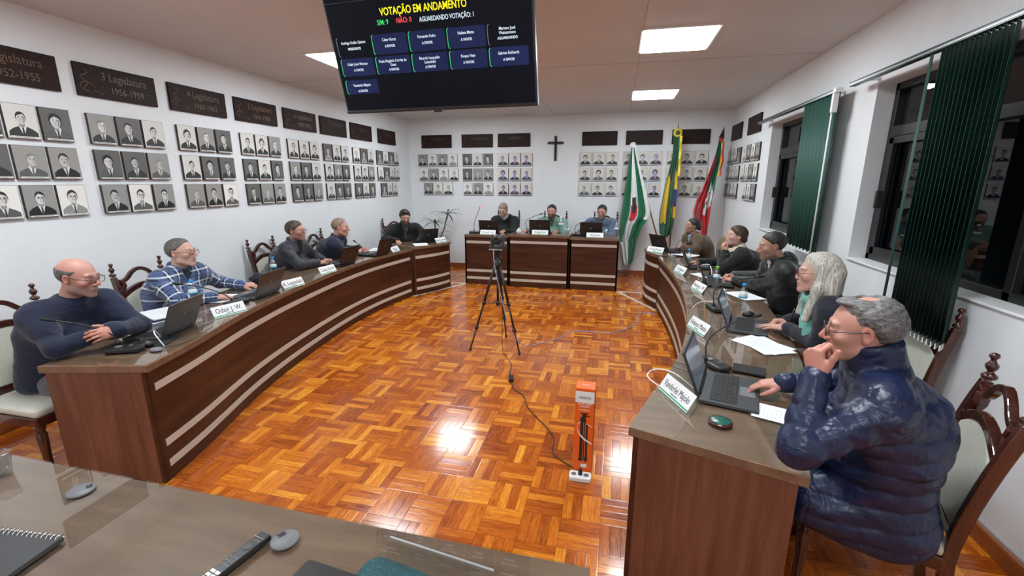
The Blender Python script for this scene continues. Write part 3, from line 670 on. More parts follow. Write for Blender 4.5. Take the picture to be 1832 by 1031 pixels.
def nameplate(x,y,z,dirx,txt,label,sz=.05,L=.245):
    """dirx: reading direction, text faces to the right-hand side of nothing: normal = dirx rotated -90"""
    a=math.atan2(dirx[1],dirx[0]); r=empty('name_plate',(x,y,z),a,label,'name plate','white tent-shaped name plates')
    h,dp=.075,.045
    for s in (-1,1):
        T=Matrix.Translation((0,s*dp,0))@Matrix.Rotation(s*math.atan2(dp,h),4,'X')
        MB().box((0,0,math.hypot(dp,h)/2),(L,.0018,math.hypot(dp,h))).obj('card' if s<0 else 'rear_card','white' if s<0 else 'acrylic',r).matrix_local=T
        if s<0:
            MB().box((0,-.0013,.008),(L,.0006,.007)).obj('green_line','green',r).matrix_local=T
            text(txt,sz,(0,-.0014,.047),Matrix.Rotation(PI/2,3,'X'),'ink',r,sx=.85 if len(txt)<14 else .72).matrix_local=T@Matrix.Translation((0,-.0014,.047))@Matrix.Rotation(PI/2,4,'X')@Matrix.Diagonal((.86 if len(txt)<14 else .72,1.1,1,1))
            text('VEREADOR',.011,(0,0,0),None,'ink',r,name='small_lettering').matrix_local=T@Matrix.Translation((0,-.0014,.020))@Matrix.Rotation(PI/2,4,'X')
    return r
def bottle(x,y,z,cap,label,sc=1.0):
    r=empty('water_bottle',(x,y,z),0,label,'water bottle','plastic water bottles')
    p=[(.028,0),(.032,.006),(.032,.05),(.028,.075),(.031,.10),(.031,.135),(.024,.165),(.014,.185),(.0125,.20)]
    MB().lathe([(a*sc,b*sc) for a,b in p],n=24).obj('bottle_body','clear',r)
    MB().lathe([(.0155*sc,.192*sc),(.0155*sc,.212*sc),(.013*sc,.214*sc)],n=18).obj('cap',cap,r)
    MB().lathe([(.0317*sc,.102*sc),(.0319*sc,.103*sc),(.0319*sc,.131*sc),(.0317*sc,.132*sc)],n=24).obj('label_band','white',r)
    MB().lathe([(.0324*sc,.102*sc),(.0324*sc,.115*sc)],n=24).obj('label_stripe','label',r)
    return r
def glass(x,y,z,label,h=.11,rad=.034):
    o=MB().lathe([(rad*.8,0),(rad,h),(rad*.95,h),(rad*.77,.006)],(0,0,0),22).obj('drinking_glass','clear'); o.location=(x,y,z); return tag(o,label,'glass')
def mic(x,y,z,pts,label,d=(1,0),led=None):
    r=empty('microphone',(x,y,z),math.atan2(d[1],d[0]),label,'microphone','gooseneck desk microphones')
    b=MB(); b.prism([(-.085,-.045),(.085,-.045),(.105,0),(.085,.045),(-.085,.045),(-.10,0)],0,.028); b.obj('base','black',r,bevel=.010,seg=3)
    MB().box((-.03,0,.030),(.03,.03,.005)).box((.03,.01,.030),(.018,.012,.004)).obj('button','grey',r)
    c,s=math.cos(-r.rotation_euler.z),math.sin(-r.rotation_euler.z)
    L=[(px-x,py-y,pz-z) for px,py,pz in pts]; L=[(u*c-v*s,u*s+v*c,q) for u,v,q in L]
    S=spline([(L[0][0],L[0][1],.02)]+L,5); MB().tube(S,.0042,8).obj('gooseneck','black',r)
    MB().tube([S[-2],S[-1],tuple(Vector(S[-1])+(Vector(S[-1])-Vector(S[-2])).normalized()*.035)],[.006,.010,.009],10).obj('microphone_head',led or 'blackm',r)
    MB().lathe([(.011,0),(.008,.03)],(L[0][0],L[0][1],.026),12).obj('collar','black',r)
    return r
def sheets(x,y,z,a,label,n=1,w=.21,h=.297,jit=.12,name='paper_sheet'):
    for i in range(n):
        o=MB().box((0,0,0),(w,h,.0008)).obj(name,'paper'); o.location=(x+random.uniform(-.012,.012)*i,y+random.uniform(-.02,.02)*i,z+.0006+.0012*i); o.rotation_euler=(0,0,a+jit*i*(-1)**i)
        l=label if isinstance(label,str) else label[i]; tag(o,l,'paper','loose papers on the desks')
        t=MB()
        for j in range(14): t.box((-.01+random.uniform(-.01,.01),.11-.016*j,.0007),(w*.72*random.uniform(.7,1),.0018,.0002))
        t.obj('printed_lines','t_print',o)
M['t_print']=mat('print_grey',(.58,.59,.63),.7)
def cable(pts,r,m,label,name='cable',n=6,cat='cable'):
    o=MB().tube(spline(pts,7),r,n).obj(name,m); return tag(o,label,cat)
def mouse(x,y,z,d,label):
    r=empty('computer_mouse',(x,y,z),rot_to(d),label,'mouse'); m=MB().ell((0,0,.006),(.031,.052,.028),16); me=m.obj('shell','black',r)
    for v in me.data.vertices: v.co.z=max(v.co.z,.0)
    MB().ell((0,.022,.0315),(.004,.009,.004),8).obj('scroll_wheel','grey',r)
    MB().box((0,0,-.002),(.24,.20,.003)).obj('mouse_mat','blackm',None,bevel=.001)
Z=.7575
def bag(x,y,z,label):
    m=MB().ell((0,0,.045),(.16,.12,.05),18); o=m.obj('dark_pouch','blackm'); o.location=(x,y,z)
    for v in o.data.vertices: v.co.z=max(v.co.z,0)+.012*math.sin(v.co.x*40)*math.sin(v.co.y*33)*(v.co.z>.03)
    return tag(o,label,'bag')
# --- left desk (screens open away from the wall, users sit on the wall side)
uL=(-1,.05)
laptop(-2.96,2.26,Z,(-.96,-.28),'grey laptop open in front of the bald person, lid back towards the floor side','dgrey',112)
laptop(-3.13,3.27,Z,(-.99,-.12),'dark laptop open in front of the person in plaid','dgrey',112)
laptop(-3.30,4.80,Z,(-1,0.02),'dark laptop between the grey jacket person and the navy pullover person','black',110,w=.33)
laptop(-3.25,5.58,Z,(-1,.08),'dark laptop at the far end of the left curved desk','black',110,w=.33)
laptop(-3.11,6.93,.773,(-.72,.69),'dark laptop open before the bearded person by the plant','black',112,w=.34)
nameplate(-2.875,2.72,Z,(.26,.965),'Odair J. W.','white name plate in front of the person in the plaid shirt')
nameplate(-3.03,3.62,Z,(.15,.99),'R. Liesenfeld','white name plate standing beside the dark pouch')
nameplate(-3.13,4.30,Z,(.10,.995),'César Korb','white name plate before the person in the grey quilted jacket')
nameplate(-3.13,5.88,Z,(-.06,1),'Roque','white name plate near the far end of the left desk')
nameplate(-2.83,6.90,.773,(.35,.94),'Roberto Gabriel','white name plate on the small left corner desk')
bottle(-3.34,2.86,Z,'bluecap','blue capped water bottle behind the nearest left laptop',1.0)
bottle(-3.53,3.98,Z,'bluecap','blue capped water bottle by the dark pouch',1.0)
mic(-2.83,1.93,Z,[(-2.90,1.95,.80),(-2.92,1.93,.86),(-3.00,1.86,.93),(-3.10,1.76,.985)],'gooseneck microphone pointing up at the bald person',(.9,.45))
mic(-3.05,2.98,Z,[(-3.06,2.95,.79),(-3.09,2.90,.86),(-3.17,2.80,.93),(-3.26,2.68,.98)],'gooseneck microphone reaching towards the person in plaid',(.3,.95))
mic(-3.30,4.68,Z,[(-3.31,4.69,.80),(-3.33,4.69,.90),(-3.37,4.62,1.0),(-3.40,4.53,1.06)],'gooseneck microphone at the hands of the person in the grey jacket',(.2,.97))
mic(-3.40,5.52,Z,[(-3.41,5.52,.80),(-3.42,5.50,.88),(-3.45,5.42,.95)],'gooseneck microphone beside the navy pullover person',(.1,.99))
r=mouse(-2.80,2.03,Z+.004,(-.9,-.1),'black computer mouse near the corner of the left desk')
tag(bpy.data.objects['mouse_mat'],'black mouse mat under the mouse on the left desk','mouse mat'); bpy.data.objects['mouse_mat'].location=(-2.84,2.10,Z+.002); bpy.data.objects['mouse_mat'].rotation_euler=(0,0,.4)
o=MB().ell((0,0,.006),(.04,.028,.012),14).obj('cable_grommet','grey'); o.location=(-2.66,1.98,Z); tag(o,'grey oval desk grommet beside the mouse','grommet')
cable([(-2.64,2.02,Z+.012),(-2.68,2.01,.84),(-2.74,2.05,.855),(-2.80,2.12,.80),(-2.815,2.14,.775)],.0035,'white','white cable arching up to the nearest left laptop')
cable([(-2.83,1.94,Z+.006),(-2.75,1.92,Z+.006),(-2.68,1.96,Z+.006),(-2.60,2.10,Z+.006),(-2.62,2.35,Z+.006),(-2.72,2.52,Z+.006)],.0022,'black','thin black cable running along the left desk edge')
for i,(m,zz,w_) in enumerate((('paper',.004,.0),('navy_card',.016,.0),('white',.030,0))):
    if m=='navy_card': M[m]=mat('navy_card',(.01,.02,.10),.5)
    o=MB().box((0,0,0),(.23,.31,.010)).obj('folder',m,None,bevel=.002); o.location=(-3.30+.01*i,2.50+.02*i,Z+.006+.0115*i); o.rotation_euler=(0,0,1.45-.1*i)
    tag(o,['white folder, bottom of the stack beside the bald person','navy blue folder, middle of the stack beside the bald person','white ring folder, top of the stack beside the bald person'][i],'folder','folders stacked on the left desk')
bag(-3.42,3.72,Z,'black cloth pouch on the left desk between two name plates')
sheets(-3.30,3.10,Z,.3,'white paper sheet under the plaid sleeve')
sheets(-3.47,6.02,Z,.2,'white paper sheet at the far end of the left desk')
sheets(-3.02,6.56,.773,.6,['loose paper on the left corner desk, lower sheet','loose paper on the left corner desk, upper sheet'],2)
# --- head table
ZB=.8725
laptop(-2.12,7.52,ZB,(0,1),'black laptop in front of the person in the black sweater','black',104,w=.35)
laptop(-1.24,7.50,ZB+.025,(0,1),'black laptop in front of the person in the green jacket','black',104,w=.35)
laptop(-.40,7.54,ZB,(0,1),'black laptop in front of the person in the blue grey sweater','black',104,w=.36)
nameplate(-2.12,7.33,ZB,(1,0),'Fernando Kuhn','white name plate on the left head table section',.04,.27)
nameplate(-1.22,7.30,ZB+.025,(1,0),'Rodrigo Quinot','white name plate on the middle head table section',.04,.27)
nameplate(-.33,7.33,ZB,(1,0),'Paulo Goes','white name plate on the right head table section',.04,.27)
M['redlamp']=mat('red_lamp',(.6,.02,.06),.4,emit=(1,.05,.2),es=.6)
mic(-2.42,7.50,ZB,[(-2.42,7.48,.91),(-2.41,7.47,1.05),(-2.34,7.46,1.22),(-2.31,7.46,1.30)],'tall gooseneck microphone with a red tip on the head table',(1,0),'redlamp')
mic(-1.48,7.62,ZB+.025,[(-1.50,7.58,.98),(-1.51,7.56,1.09),(-1.38,7.52,1.17),(-1.24,7.48,1.22)],'gooseneck microphone curving over the middle laptop',(1,0))
mic(-.64,7.52,ZB,[(-.66,7.50,.92),(-.66,7.48,1.03),(-.55,7.46,1.10),(-.40,7.44,1.12)],'gooseneck microphone at the left of the right head table laptop',(1,0))
r=empty('sugar_bowl',(-1.60,7.40,ZB+.025),0,'small white lidded bowl on the head table beside the first laptop','bowl')
MB().lathe([(.025,0),(.042,.02),(.045,.045),(.03,.06)],n=20).obj('bowl','white',r); MB().lathe([(.034,.058),(.030,.072),(.010,.080),(.008,.088),(.012,.094),(.004,.10)],n=18).obj('lid','white',r)
bottle(.0,7.52,ZB,'clear','clear bottle at the right end of the head table',1.1)
bottle(-.92,7.60,ZB+.025,'white','large clear bottle beside the middle head table seat',1.3)
glass(-.16,7.60,ZB,'drinking glass beside the right head table laptop'); glass(-.80,7.52,ZB+.025,'wide round glass by the large clear bottle',.10,.055)
# --- right desk
nameplate(.335,2.05,Z,(.40,-.915),'Vanderlei Majolo','name plate nearest the camera on the right desk, beside the open laptop',.043,.25)
nameplate(.60,3.12,Z,(.30,-.95),'Helena Matte','name plate before the laptop of the person with long grey hair',.045,.24)
nameplate(.80,4.36,Z,(.25,-.97),'Mariano J. W','name plate by the green capped bottle',.045,.24)
nameplate(.74,5.20,Z,(.30,-.95),'S. Eckhardt','name plate before the blue capped bottle at the far right',.045,.24)
nameplate(.57,6.62,.773,(.78,-.62),'Fernanda Miranda','name plate on the small right corner desk',.036,.26)
laptop(.578,2.18,Z,(.965,-.26),'laptop with lit display nearest the camera on the right desk','dgrey',112,w=.37,dep=.25)
laptop(.94,3.29,Z,(.96,-.28),'laptop under the hands of the person with long grey hair','dgrey',112,w=.36)
laptop(1.02,4.72,Z,(1,-.05),'dark laptop in front of the person in the hooded coat','black',115,w=.35)
laptop(.98,5.62,Z,(1,0),'dark laptop in front of the person resting her chin','black',112,w=.33)
laptop(.74,6.92,.773,(.75,.55),'dark laptop in front of the person in the brown blazer','black',112,w=.34)
bottle(1.005,3.75,Z,'bluecap','blue capped water bottle behind the long haired person\'s laptop',1.0)
bottle(.955,4.50,Z,'limecap','lime green capped water bottle before the hooded coat person',1.0)
bottle(.86,5.62,Z,'bluecap','farthest blue capped water bottle on the right desk',1.0)
glass(.89,3.92,Z,'drinking glass left of the blue capped bottle on the right desk',.12); glass(.56,7.02,.773,'drinking glass behind the far right laptop'); glass(.72,6.05,Z,'short round glass at the far end of the right desk',.09,.05)
mic(.565,2.50,Z,[(.52,2.50,.80),(.53,2.53,.90),(.66,2.66,.955),(.86,2.86,.96)],'gooseneck microphone behind the nearest right laptop',(.5,-.86))
mic(.80,3.72,Z,[(.79,3.72,.80),(.79,3.74,.91),(.90,3.76,.98),(1.12,3.80,1.02)],'gooseneck microphone beside the drinking glass on the right desk',(.2,-.97))
mic(1.0,5.05,Z,[(1.0,5.05,.80),(1.0,5.06,.90),(1.08,5.0,.99),(1.16,4.98,1.03)],'gooseneck microphone before the hooded coat person',(.2,-.97))
mic(.82,6.60,.773,[(.82,6.60,.80),(.85,6.62,.90),(.93,6.68,.98),(1.0,6.78,1.02)],'gooseneck microphone reaching to the person in the blazer',(.6,-.8))
sheets(.93,2.93,Z,.7,['printed sheet on the right desk, lower of the pair by the long haired person','printed sheet on the right desk, upper of the pair by the long haired person'],2,jit=.35)
sheets(.74,1.99,Z,1.2,'scribbled note sheet beside the nearest right laptop',1,.15,.21)
sheets(.98,5.10,Z,.5,'white sheet near the green capped bottle',1); sheets(.95,6.45,.773,.9,'white sheet under the hands of the person in the blazer',1); sheets(1.15,4.25,Z,.4,'white sheet under the sleeve of the hooded coat person',1)
o=MB().lathe([(.044,0),(.048,.003),(.048,.009),(.044,.012)],n=28).lathe([(.040,.0122),(.038,.0135)],n=28,mi=1).obj('drink_coaster',['chairwood',mat('malachite_green',(.01,.10,.075),.25)]); o.location=(.472,1.862,Z); tag(o,'round dark green stone coaster at the near corner of the right desk','coaster')
o=MB().box((0,0,0),(.16,.11,.012)).obj('notebook','blackm',None,bevel=.003); o.location=(.735,2.47,Z+.007); o.rotation_euler=(0,0,-.3); tag(o,'small black notebook behind the nearest right laptop','notebook')
cable([(.42,2.13,Z+.012),(.33,2.28,Z+.03),(.24,2.33,Z+.02),(.20,2.26,Z+.006),(.27,2.12,Z+.005)],.003,'white','white cable looping beside the nearest right laptop')
cable([(.46,2.42,Z+.008),(.36,2.50,Z+.006),(.31,2.52,Z+.012),(.30,2.46,Z+.006),(.42,2.36,Z+.006)],.0022,'black','thin black cable loop over the right desk edge')
cable([(.62,3.66,Z+.012),(.70,3.80,Z+.03),(.80,3.82,Z+.03),(.84,3.60,Z+.01)],.0032,'white','white cable behind the grey haired person\'s laptop')
cable([(.93,5.38,Z+.01),(.95,5.25,Z+.09),(1.02,5.2,Z+.10),(1.02,5.05,Z+.02),(.95,4.98,Z+.004)],.004,'white','white charger cable hanging in a loop on the right desk')
o=MB().box((0,0,0),(.20,.30,.05)).obj('handbag','blackm',None,bevel=.02,seg=3); o.location=(1.22,5.50,Z+.10); o.rotation_euler=(.5,.7,.2)
tag(o,'black handbag standing on the desk by the person in black','bag'); 
h=MB().tube([(-.02,.12,.02),(-.05,.09,.12),(-.05,-.09,.12),(-.02,-.12,.02)],.008,8).obj('handle','black',o)
mouse_r=empty('computer_mouse',(1.02,3.60,Z),0,'black computer mouse behind the long haired person\'s laptop','mouse')
mm=MB().ell((0,0,.004),(.05,.03,.028),16).obj('shell','black',mouse_r)
for v in mm.data.vertices: v.co.z=max(v.co.z,0)
o=MB().tube([(0,0,0),(0,0,.14)],.005,8,0).tube([(0,0,.14),(0,0,.152)],[.005,.001],8,1).obj('pen',['ink','chrome']); o.location=(1.17,3.24,Z+.02); o.rotation_euler=(.15,.1,0); tag(o,'black and silver pen upright at the grey haired person\'s wrist','pen')

# --- near desk objects
def grommet(x,y,a,label):
    r=empty('cable_grommet',(x,y,Z+.0005),a,label,'grommet','grey desk grommets'); MB().lathe([(.036,0),(.038,.002),(.037,.006),(.034,.008)],n=32).obj('ring','grey',r,bevel=.0005)
    MB().prism([(.012,-.010),(.028,-.012),(.030,.010),(.024,.012),(.020,.004),(.014,.012)],.0082,.0088).obj('opening','ink',r)
grommet(-1.666,.920,1.0,'round grey cable grommet at the left of the near desk'); grommet(-.868,.893,PI-.5,'round grey cable grommet touching the remote control')
r=empty('remote_control',(-.945,.80,Z+.0005),-.20,'slim black television remote on the near desk','remote control')
MB().box((0,0,.008),(.040,.19,.016)).obj('body','black',r,bevel=.004)
b=MB()
for j in range(3):
    for i in range(2): b.box((-.009+.018*i,-.075+.012*j,.0168),(.014,.008,.0016))
b.obj('app_buttons','white',r)
b=MB()
for j in range(3):
    for i in range(3): b.box((-.011+.011*i,-.028+.013*j,.0166),(.006,.004,.0012))
for i in range(3): b.box((-.011+.011*i,.062,.0166),(.006,.004,.0012))
b.obj('small_buttons','grey',r)
MB().prism([(.013*math.cos(a),.038+.013*math.sin(a)) for a in (0,PI/2,PI,3*PI/2)],.016,.0172).obj('direction_pad','dgrey',r,bevel=.0005)
MB().box((0,.073,.0166),(.036,.0015,.0008)).obj('silver_band','chrome',r)
sheets(-.80,.625,Z,.25,'blank white sheet at the bottom edge of the near desk',1,.17,.25)
ac=empty('sign_holder',(-.395,.888,Z),math.atan2(.885-.923,-.256+.541),'clear acrylic sign holder standing on the near desk','sign holder')
MB().box((0,0,0),(.30,.003,.07)).obj('clear_panel','acrylic',ac).matrix_local=Matrix.Translation((0,-.02,.035))@Matrix.Rotation(-.35,4,'X')
MB().box((0,0,0),(.30,.003,.07)).obj('clear_panel','acrylic',ac).matrix_local=Matrix.Translation((0,.02,.035))@Matrix.Rotation(.35,4,'X')
MB().box((0,0,.068),(.30,.006,.004)).obj('folded_edge','alu',ac,bevel=.001)
# pad and dark tablet at the bottom edge
o=MB().prism(rrect(-.14,-.10,.14,.10,.04,0),0,.018).obj('patterned_pouch','teal',None,bevel=.006); o.location=(-.47,.775,Z+.0005); o.rotation_euler=(0,0,-.18); tag(o,'teal pouch with a brick-like pattern at the bottom edge of the view','pouch')
o=MB().prism(rrect(-.17,-.12,.17,.12,.012,0),0,.020).obj('tablet_case','black',None,bevel=.003); o.location=(-.575,.685,Z+.02); o.rotation_euler=(0,0,-.10); tag(o,'black tablet case lying at the bottom centre edge','tablet')
cp=[]
for i,(x,y) in enumerate(((-2.03,.925),)):
    o=MB().lathe([(.022,0),(.024,.003),(.032,.075),(.035,.080),(.034,.082),(.031,.078),(.022,.005)],n=28).obj('plastic_cup',glassy('cup_plastic',(.80,.82,.83),.2,1.4,.12)); o.location=(x,y,Z); tag(o,'translucent white plastic cup at the left edge of the near desk','cup')
nb=empty('spiral_notebook',(-1.575,.66,Z+.001),.1,'dark spiral bound notebook in the bottom left corner','notebook'); MB().box((0,0,.008),(.22,.16,.015)).obj('cover','dgrey',nb,bevel=.002)
b=MB()
for i in range(14): b.tube([(-.1+.0155*i+.0,.075+.012*math.cos(a),.010+.012*math.sin(a)) for a in np.linspace(0,2*PI,9)],.0016,5)
b.obj('spiral','chrome',nb)

# ------------------------------------------------------------------ tripod with camera, box, power strip, floor cables
tp=empty('camera_tripod',(-1.18,4.42,0),0,'black camera tripod standing in the middle of the parquet floor','tripod')
for k,(fx,fy) in enumerate(((-.262,-.16),(.27,-.165),(.01,.32))):
    t0=Vector((fx*.10,fy*.10,.90)); t1=Vector((fx,fy,.02)); L=t1-t0
    m=MB(); m.tube([t0,t0+L*.45],.014,8).tube([t0+L*.42,t0+L*.75],.011,8).tube([t0+L*.72,t1],.008,8)
    for s in (.44,.74): m.tube([t0+L*(s-.02),t0+L*(s+.02)],.020,8)
    lg=m.obj('leg','black',tp); MB().ell(tuple(t1+Vector((0,0,-.002))),(.016,.016,.016),10).obj('rubber_foot','blackm',lg)
m=MB().tube([(0,0,.48),(0,0,1.03)],.013,10).tube([(0,0,.86),(0,0,.95)],.035,10).tube([(0,0,.47),(0,0,.52)],.02,8); m.obj('centre_column','black',tp)
m=MB()
for fx,fy in ((-.262,-.16),(.27,-.165),(.01,.32)): m.tube([(0,0,.50),(fx*.50,fy*.50,.50)],.005,6)
m.obj('spreader','black',tp)
MB().box((0,0,1.045),(.055,.07,.05)).tube([(0,0,1.03),(.05,-.02,.98),(.05,-.02,.92)],.006,6).obj('pan_head','black',tp,bevel=.004)
pz=empty('video_camera',(-1.18,4.42,1.075),0,'dark grey robotic video camera mounted on the tripod','video camera')
MB().box((0,0,.015),(.17,.15,.030)).box((0,-.078,.012),(.15,.004,.010)).obj('mount_base','black',pz,bevel=.004)
MB().box((0,-.08,.003),(.14,.006,.012)).obj('silver_port_strip','alu',pz)
m=MB()
for s in (-1,1): m.prism([(-.04,.03),(.04,.03),(.04,.12),(.02,.145),(-.02,.145),(-.04,.12)],-.008,.008,T=Matrix.Translation((s*.057,0,0))@Matrix.Rotation(PI/2,4,'Z')@Matrix.Rotation(PI/2,4,'X'))
m.obj('yoke','dgrey',pz,bevel=.003)
MB().lathe([(.047,-.05),(.050,-.03),(.050,.03),(.045,.045)],n=24,T=Matrix.Translation((0,0,.095))@Matrix.Rotation(PI/2,4,'X')).ell((0,0,.098),(.048,.046,.052),18).obj('camera_head','dgrey',pz)
MB().lathe([(.030,0),(.032,.012),(.022,.014),(.02,.006)],n=22,T=Matrix.Translation((0,-.048,.10))@Matrix.Rotation(PI/2,4,'X')).obj('lens_barrel','black',pz)
cable([(-1.20,4.34,1.08),(-1.19,4.30,1.0),(-1.16,4.27,.86),(-1.10,4.24,.62),(-1.03,4.20,.40),(-.96,4.25,.18),(-.86,4.40,.05),(-.76,4.62,.006),(-.62,4.76,.006),(-.52,4.95,.006),(-.46,5.13,.006),(-.25,5.15,.006),(.02,5.18,.006),(.22,5.42,.006),(.34,5.75,.006),(.36,6.0,.006),(.46,6.15,.006),(.58,6.10,.006)],.0045,'lilac','pale lilac network cable running from the tripod camera to the right desk') if M.setdefault('lilac',mat('lilac_cable',(.34,.33,.55),.4)) else None
cable([(-1.17,4.44,1.02),(-1.16,4.50,.7),(-1.13,4.40,.3),(-1.10,4.30,.03),(-1.02,4.15,.006),(-.93,3.98,.006),(-.90,3.80,.006),(-.87,3.70,.012)],.003,'black','thin black cable dropping from the tripod to its power adapter')
o=MB().box((0,0,.018),(.045,.10,.034)).obj('power_adapter','black',None,bevel=.006); o.location=(-.853,3.64,0); o.rotation_euler=(0,0,.25); tag(o,'small black power adapter lying on the parquet','power adapter')
cable([(-.84,3.585,.012),(-.78,3.46,.006),(-.68,3.36,.006),(-.62,3.20,.006),(-.52,3.05,.006),(-.42,2.92,.006),(-.345,2.78,.006),(-.33,2.62,.006),(-.27,2.55,.006),(-.20,2.50,.006),(-.15,2.44,.02),(-.135,2.405,.05)],.0036,'black','black power cord snaking from the adapter to the white socket block')
ps=empty('power_strip',(-.133,2.395,0),0,'white extension socket block on the floor before the orange box','power strip'); MB().prism(rrect(-.065,-.036,.065,.036,.015,0),.001,.030).obj('housing','white',ps,bevel=.005)
MB().lathe([(.016,.030),(.016,.0312),(.001,.0312)],(.036,0,0),16).lathe([(.016,.030),(.016,.0312),(.001,.0312)],(-.04,0,0),16).obj('socket','grey',ps)
MB().tube([(0,.0,.03),(0,.0,.058),(0,.004,.072)],[.013,.012,.006],10).obj('plug','ink',ps)
bx=empty('tripod_carton',(-.125,2.495,0),-.03,'tall narrow orange carton with a tripod pictured on the front','carton')
MB().box((0,0,.285),(.112,.105,.57)).obj('box_sides','orange',bx,bevel=.002)
MB().box((0,-.0530,.515),(.111,.0012,.072)).obj('white_band','white',bx); MB().box((0.0565,0,.285),(.0012,.10,.55)).obj('side_print','orange2',bx) if M.setdefault('orange2',mat('brown_orange',(.50,.10,.02),.5)) else None
RX=Matrix.Rotation(PI/2,3,'X')
text('GREIKA',.022,(0,-.0540,.512),RX,'dgrey',bx); text('TRIPÉ PARA\nCÂMERA',.0165,(0,-.0533,.462),RX,'white',bx); text('PROFISSIONAL',.010,(0,-.0533,.432),RX,'white',bx); text('GREIKA',.016,(0,0,.5706),None,'white',bx)
m=MB(); q=-.0534
def F2(pts,mi=0): m.poly([(p[0],q,p[1]) for p in pts],mi)
F2([(-.020,.405),(.024,.405),(.026,.414),(-.022,.414)]); F2([(-.010,.385),(.012,.385),(.012,.405),(-.010,.405)]); F2([(-.024,.352),(.014,.352),(.010,.388),(-.020,.388)]); F2([(.010,.392),(.036,.388),(.036,.396),(.010,.400)])
F2([(-.022,.10),(-.004,.10),(-.003,.355),(-.020,.355)]); F2([(.000,.10),(.008,.10),(.009,.355),(.001,.355)]); F2([(.014,.12),(.026,.12),(.025,.34),(.013,.34)]); F2([(-.026,.092),(-.002,.092),(-.002,.104),(-.026,.104)]); F2([(.010,.092),(.028,.092),(.028,.122),(.010,.122)])
m.obj('tripod_picture','ink',bx)
m=MB(); q=-.0540; pts=[(-.020,.355),(-.036,.345),(-.040,.325),(-.034,.300),(-.018,.272),(.010,.245),(.050,.222)]
for i in range(len(pts)-1):
    (a,b_),(c,d_)=pts[i],pts[i+1]; wv=.003+.0015*min(i,4-abs(i-3)); F2([(a,b_),(a,b_-wv*2),(c,d_-wv*2),(c,d_)])
F2([(.02,.345),(.05,.330),(.05,.326),(.02,.341)]); m.obj('white_swoosh','white',bx)
MB().box((.008,-.0534,.062),(.034,.0006,.022)).obj('small_label','white',bx)
# ------------------------------------------------------------------ people: smooth implicit bodies
f32=np.float32
def V3(*a): return np.array(a if len(a)==3 else a[0],dtype=f32)
def smin(a,b,k):
    h=np.clip(.5+.5*(b-a)/k,0,1); return b+(a-b)*h-k*h*(1-h)
def cone(P,a,b,ra,rb,sx=None):
    a=V3(a); b=V3(b); ab=b-a; t=np.clip(((P-a)@ab)/max(float(ab@ab),1e-9),0,1)
    return np.linalg.norm(P-a-t[:,None]*ab,axis=1)-(ra+(rb-ra)*t), t
def ell(P,c,r,R=None):
    q=P-V3(c)
    if R is not None: q=q@np.array(R,dtype=f32)
    r=V3(r); k0=np.linalg.norm(q/r,axis=1); k1=np.linalg.norm(q/(r*r),axis=1)+1e-9; return k0*(k0-1)/k1
def net(fn, mn, mx, h):
    mn=np.array(mn,float); mx=np.array(mx,float); n=np.ceil((mx-mn)/h).astype(int)+1
    ax=[mn[i]+h*np.arange(n[i]) for i in range(3)]
    g=np.stack(np.meshgrid(*ax,indexing='ij'),-1).reshape(-1,3).astype(f32)
    F=fn(g).reshape(n).astype(f32); S=F<0
    nx,ny,nz=n-1
    acc=np.zeros((nx,ny,nz,3),f32); cnt=np.zeros((nx,ny,nz),f32)
    C=[(i,j,k) for i in (0,1) for j in (0,1) for k in (0,1)]
    sl=lambda A,c: A[c[0]:c[0]+nx,c[1]:c[1]+ny,c[2]:c[2]+nz]
    for a in C:
        for d in range(3):
            if a[d]==1: continue
            b=list(a); b[d]=1; fa,fb=sl(F,a),sl(F,tuple(b)); cr=(fa<0)!=(fb<0)
            t=np.where(cr,fa/(fa-fb+1e-12),0); p=np.zeros((nx,ny,nz,3),f32)
            for q in range(3): p[...,q]=a[q]
            p[...,d]+=t; acc+=p*cr[...,None]; cnt+=cr
    act=cnt>0; idx=-np.ones((nx,ny,nz),int); ids=np.argwhere(act); idx[act]=np.arange(len(ids))
    V=(ids+acc[act]/cnt[act][:,None])*h+mn
    Q=[]
    for d in range(3):
        u,v=(d+1)%3,(d+2)%3
        A=[slice(0,None)]*3; B=[slice(0,None)]*3; A[d]=slice(0,-1); B[d]=slice(1,None)
        fa,fb=S[tuple(A)],S[tuple(B)]; cr=np.argwhere(fa!=fb)
        cr=cr[(cr[:,u]>0)&(cr[:,v]>0)&(cr[:,u]<n[u]-1)&(cr[:,v]<n[v]-1)&(cr[:,d]<n[d]-1)]
        if not len(cr): continue
        ins=fa[cr[:,0],cr[:,1],cr[:,2]]
        def at(du,dv):
            c=cr.copy(); c[:,u]-=du; c[:,v]-=dv; return idx[c[:,0],c[:,1],c[:,2]]
        q=np.stack([at(1,1),at(0,1),at(0,0),at(1,0)],1); q[~ins]=q[~ins][:,::-1]; Q.append(q)
    Q=np.concatenate(Q) if Q else np.zeros((0,4),int)
    return V,Q[(Q>=0).all(1)]
def arr_mesh(name, V, Q, cols=None, mats=(), mi=None):
    me=bpy.data.meshes.new(name); me.vertices.add(len(V)); me.vertices.foreach_set('co',np.ascontiguousarray(V,dtype=f32).ravel())
    me.loops.add(len(Q)*4); me.loops.foreach_set('vertex_index',Q.ravel().astype(np.int32)); me.polygons.add(len(Q)); me.polygons.foreach_set('loop_start',(np.arange(len(Q))*4).astype(np.int32))
    me.update(calc_edges=True); me.polygons.foreach_set('use_smooth',[True]*len(Q))
    for m in mats: me.materials.append(m)
    if mi is not None: me.polygons.foreach_set('material_index',np.asarray(mi,dtype=np.int32))
    if cols is not None:
        a=me.color_attributes.new('Col','FLOAT_COLOR','POINT'); c=np.ones((len(V),4),f32); c[:,:3]=cols; a.data.foreach_set('color',c.ravel())
    return me
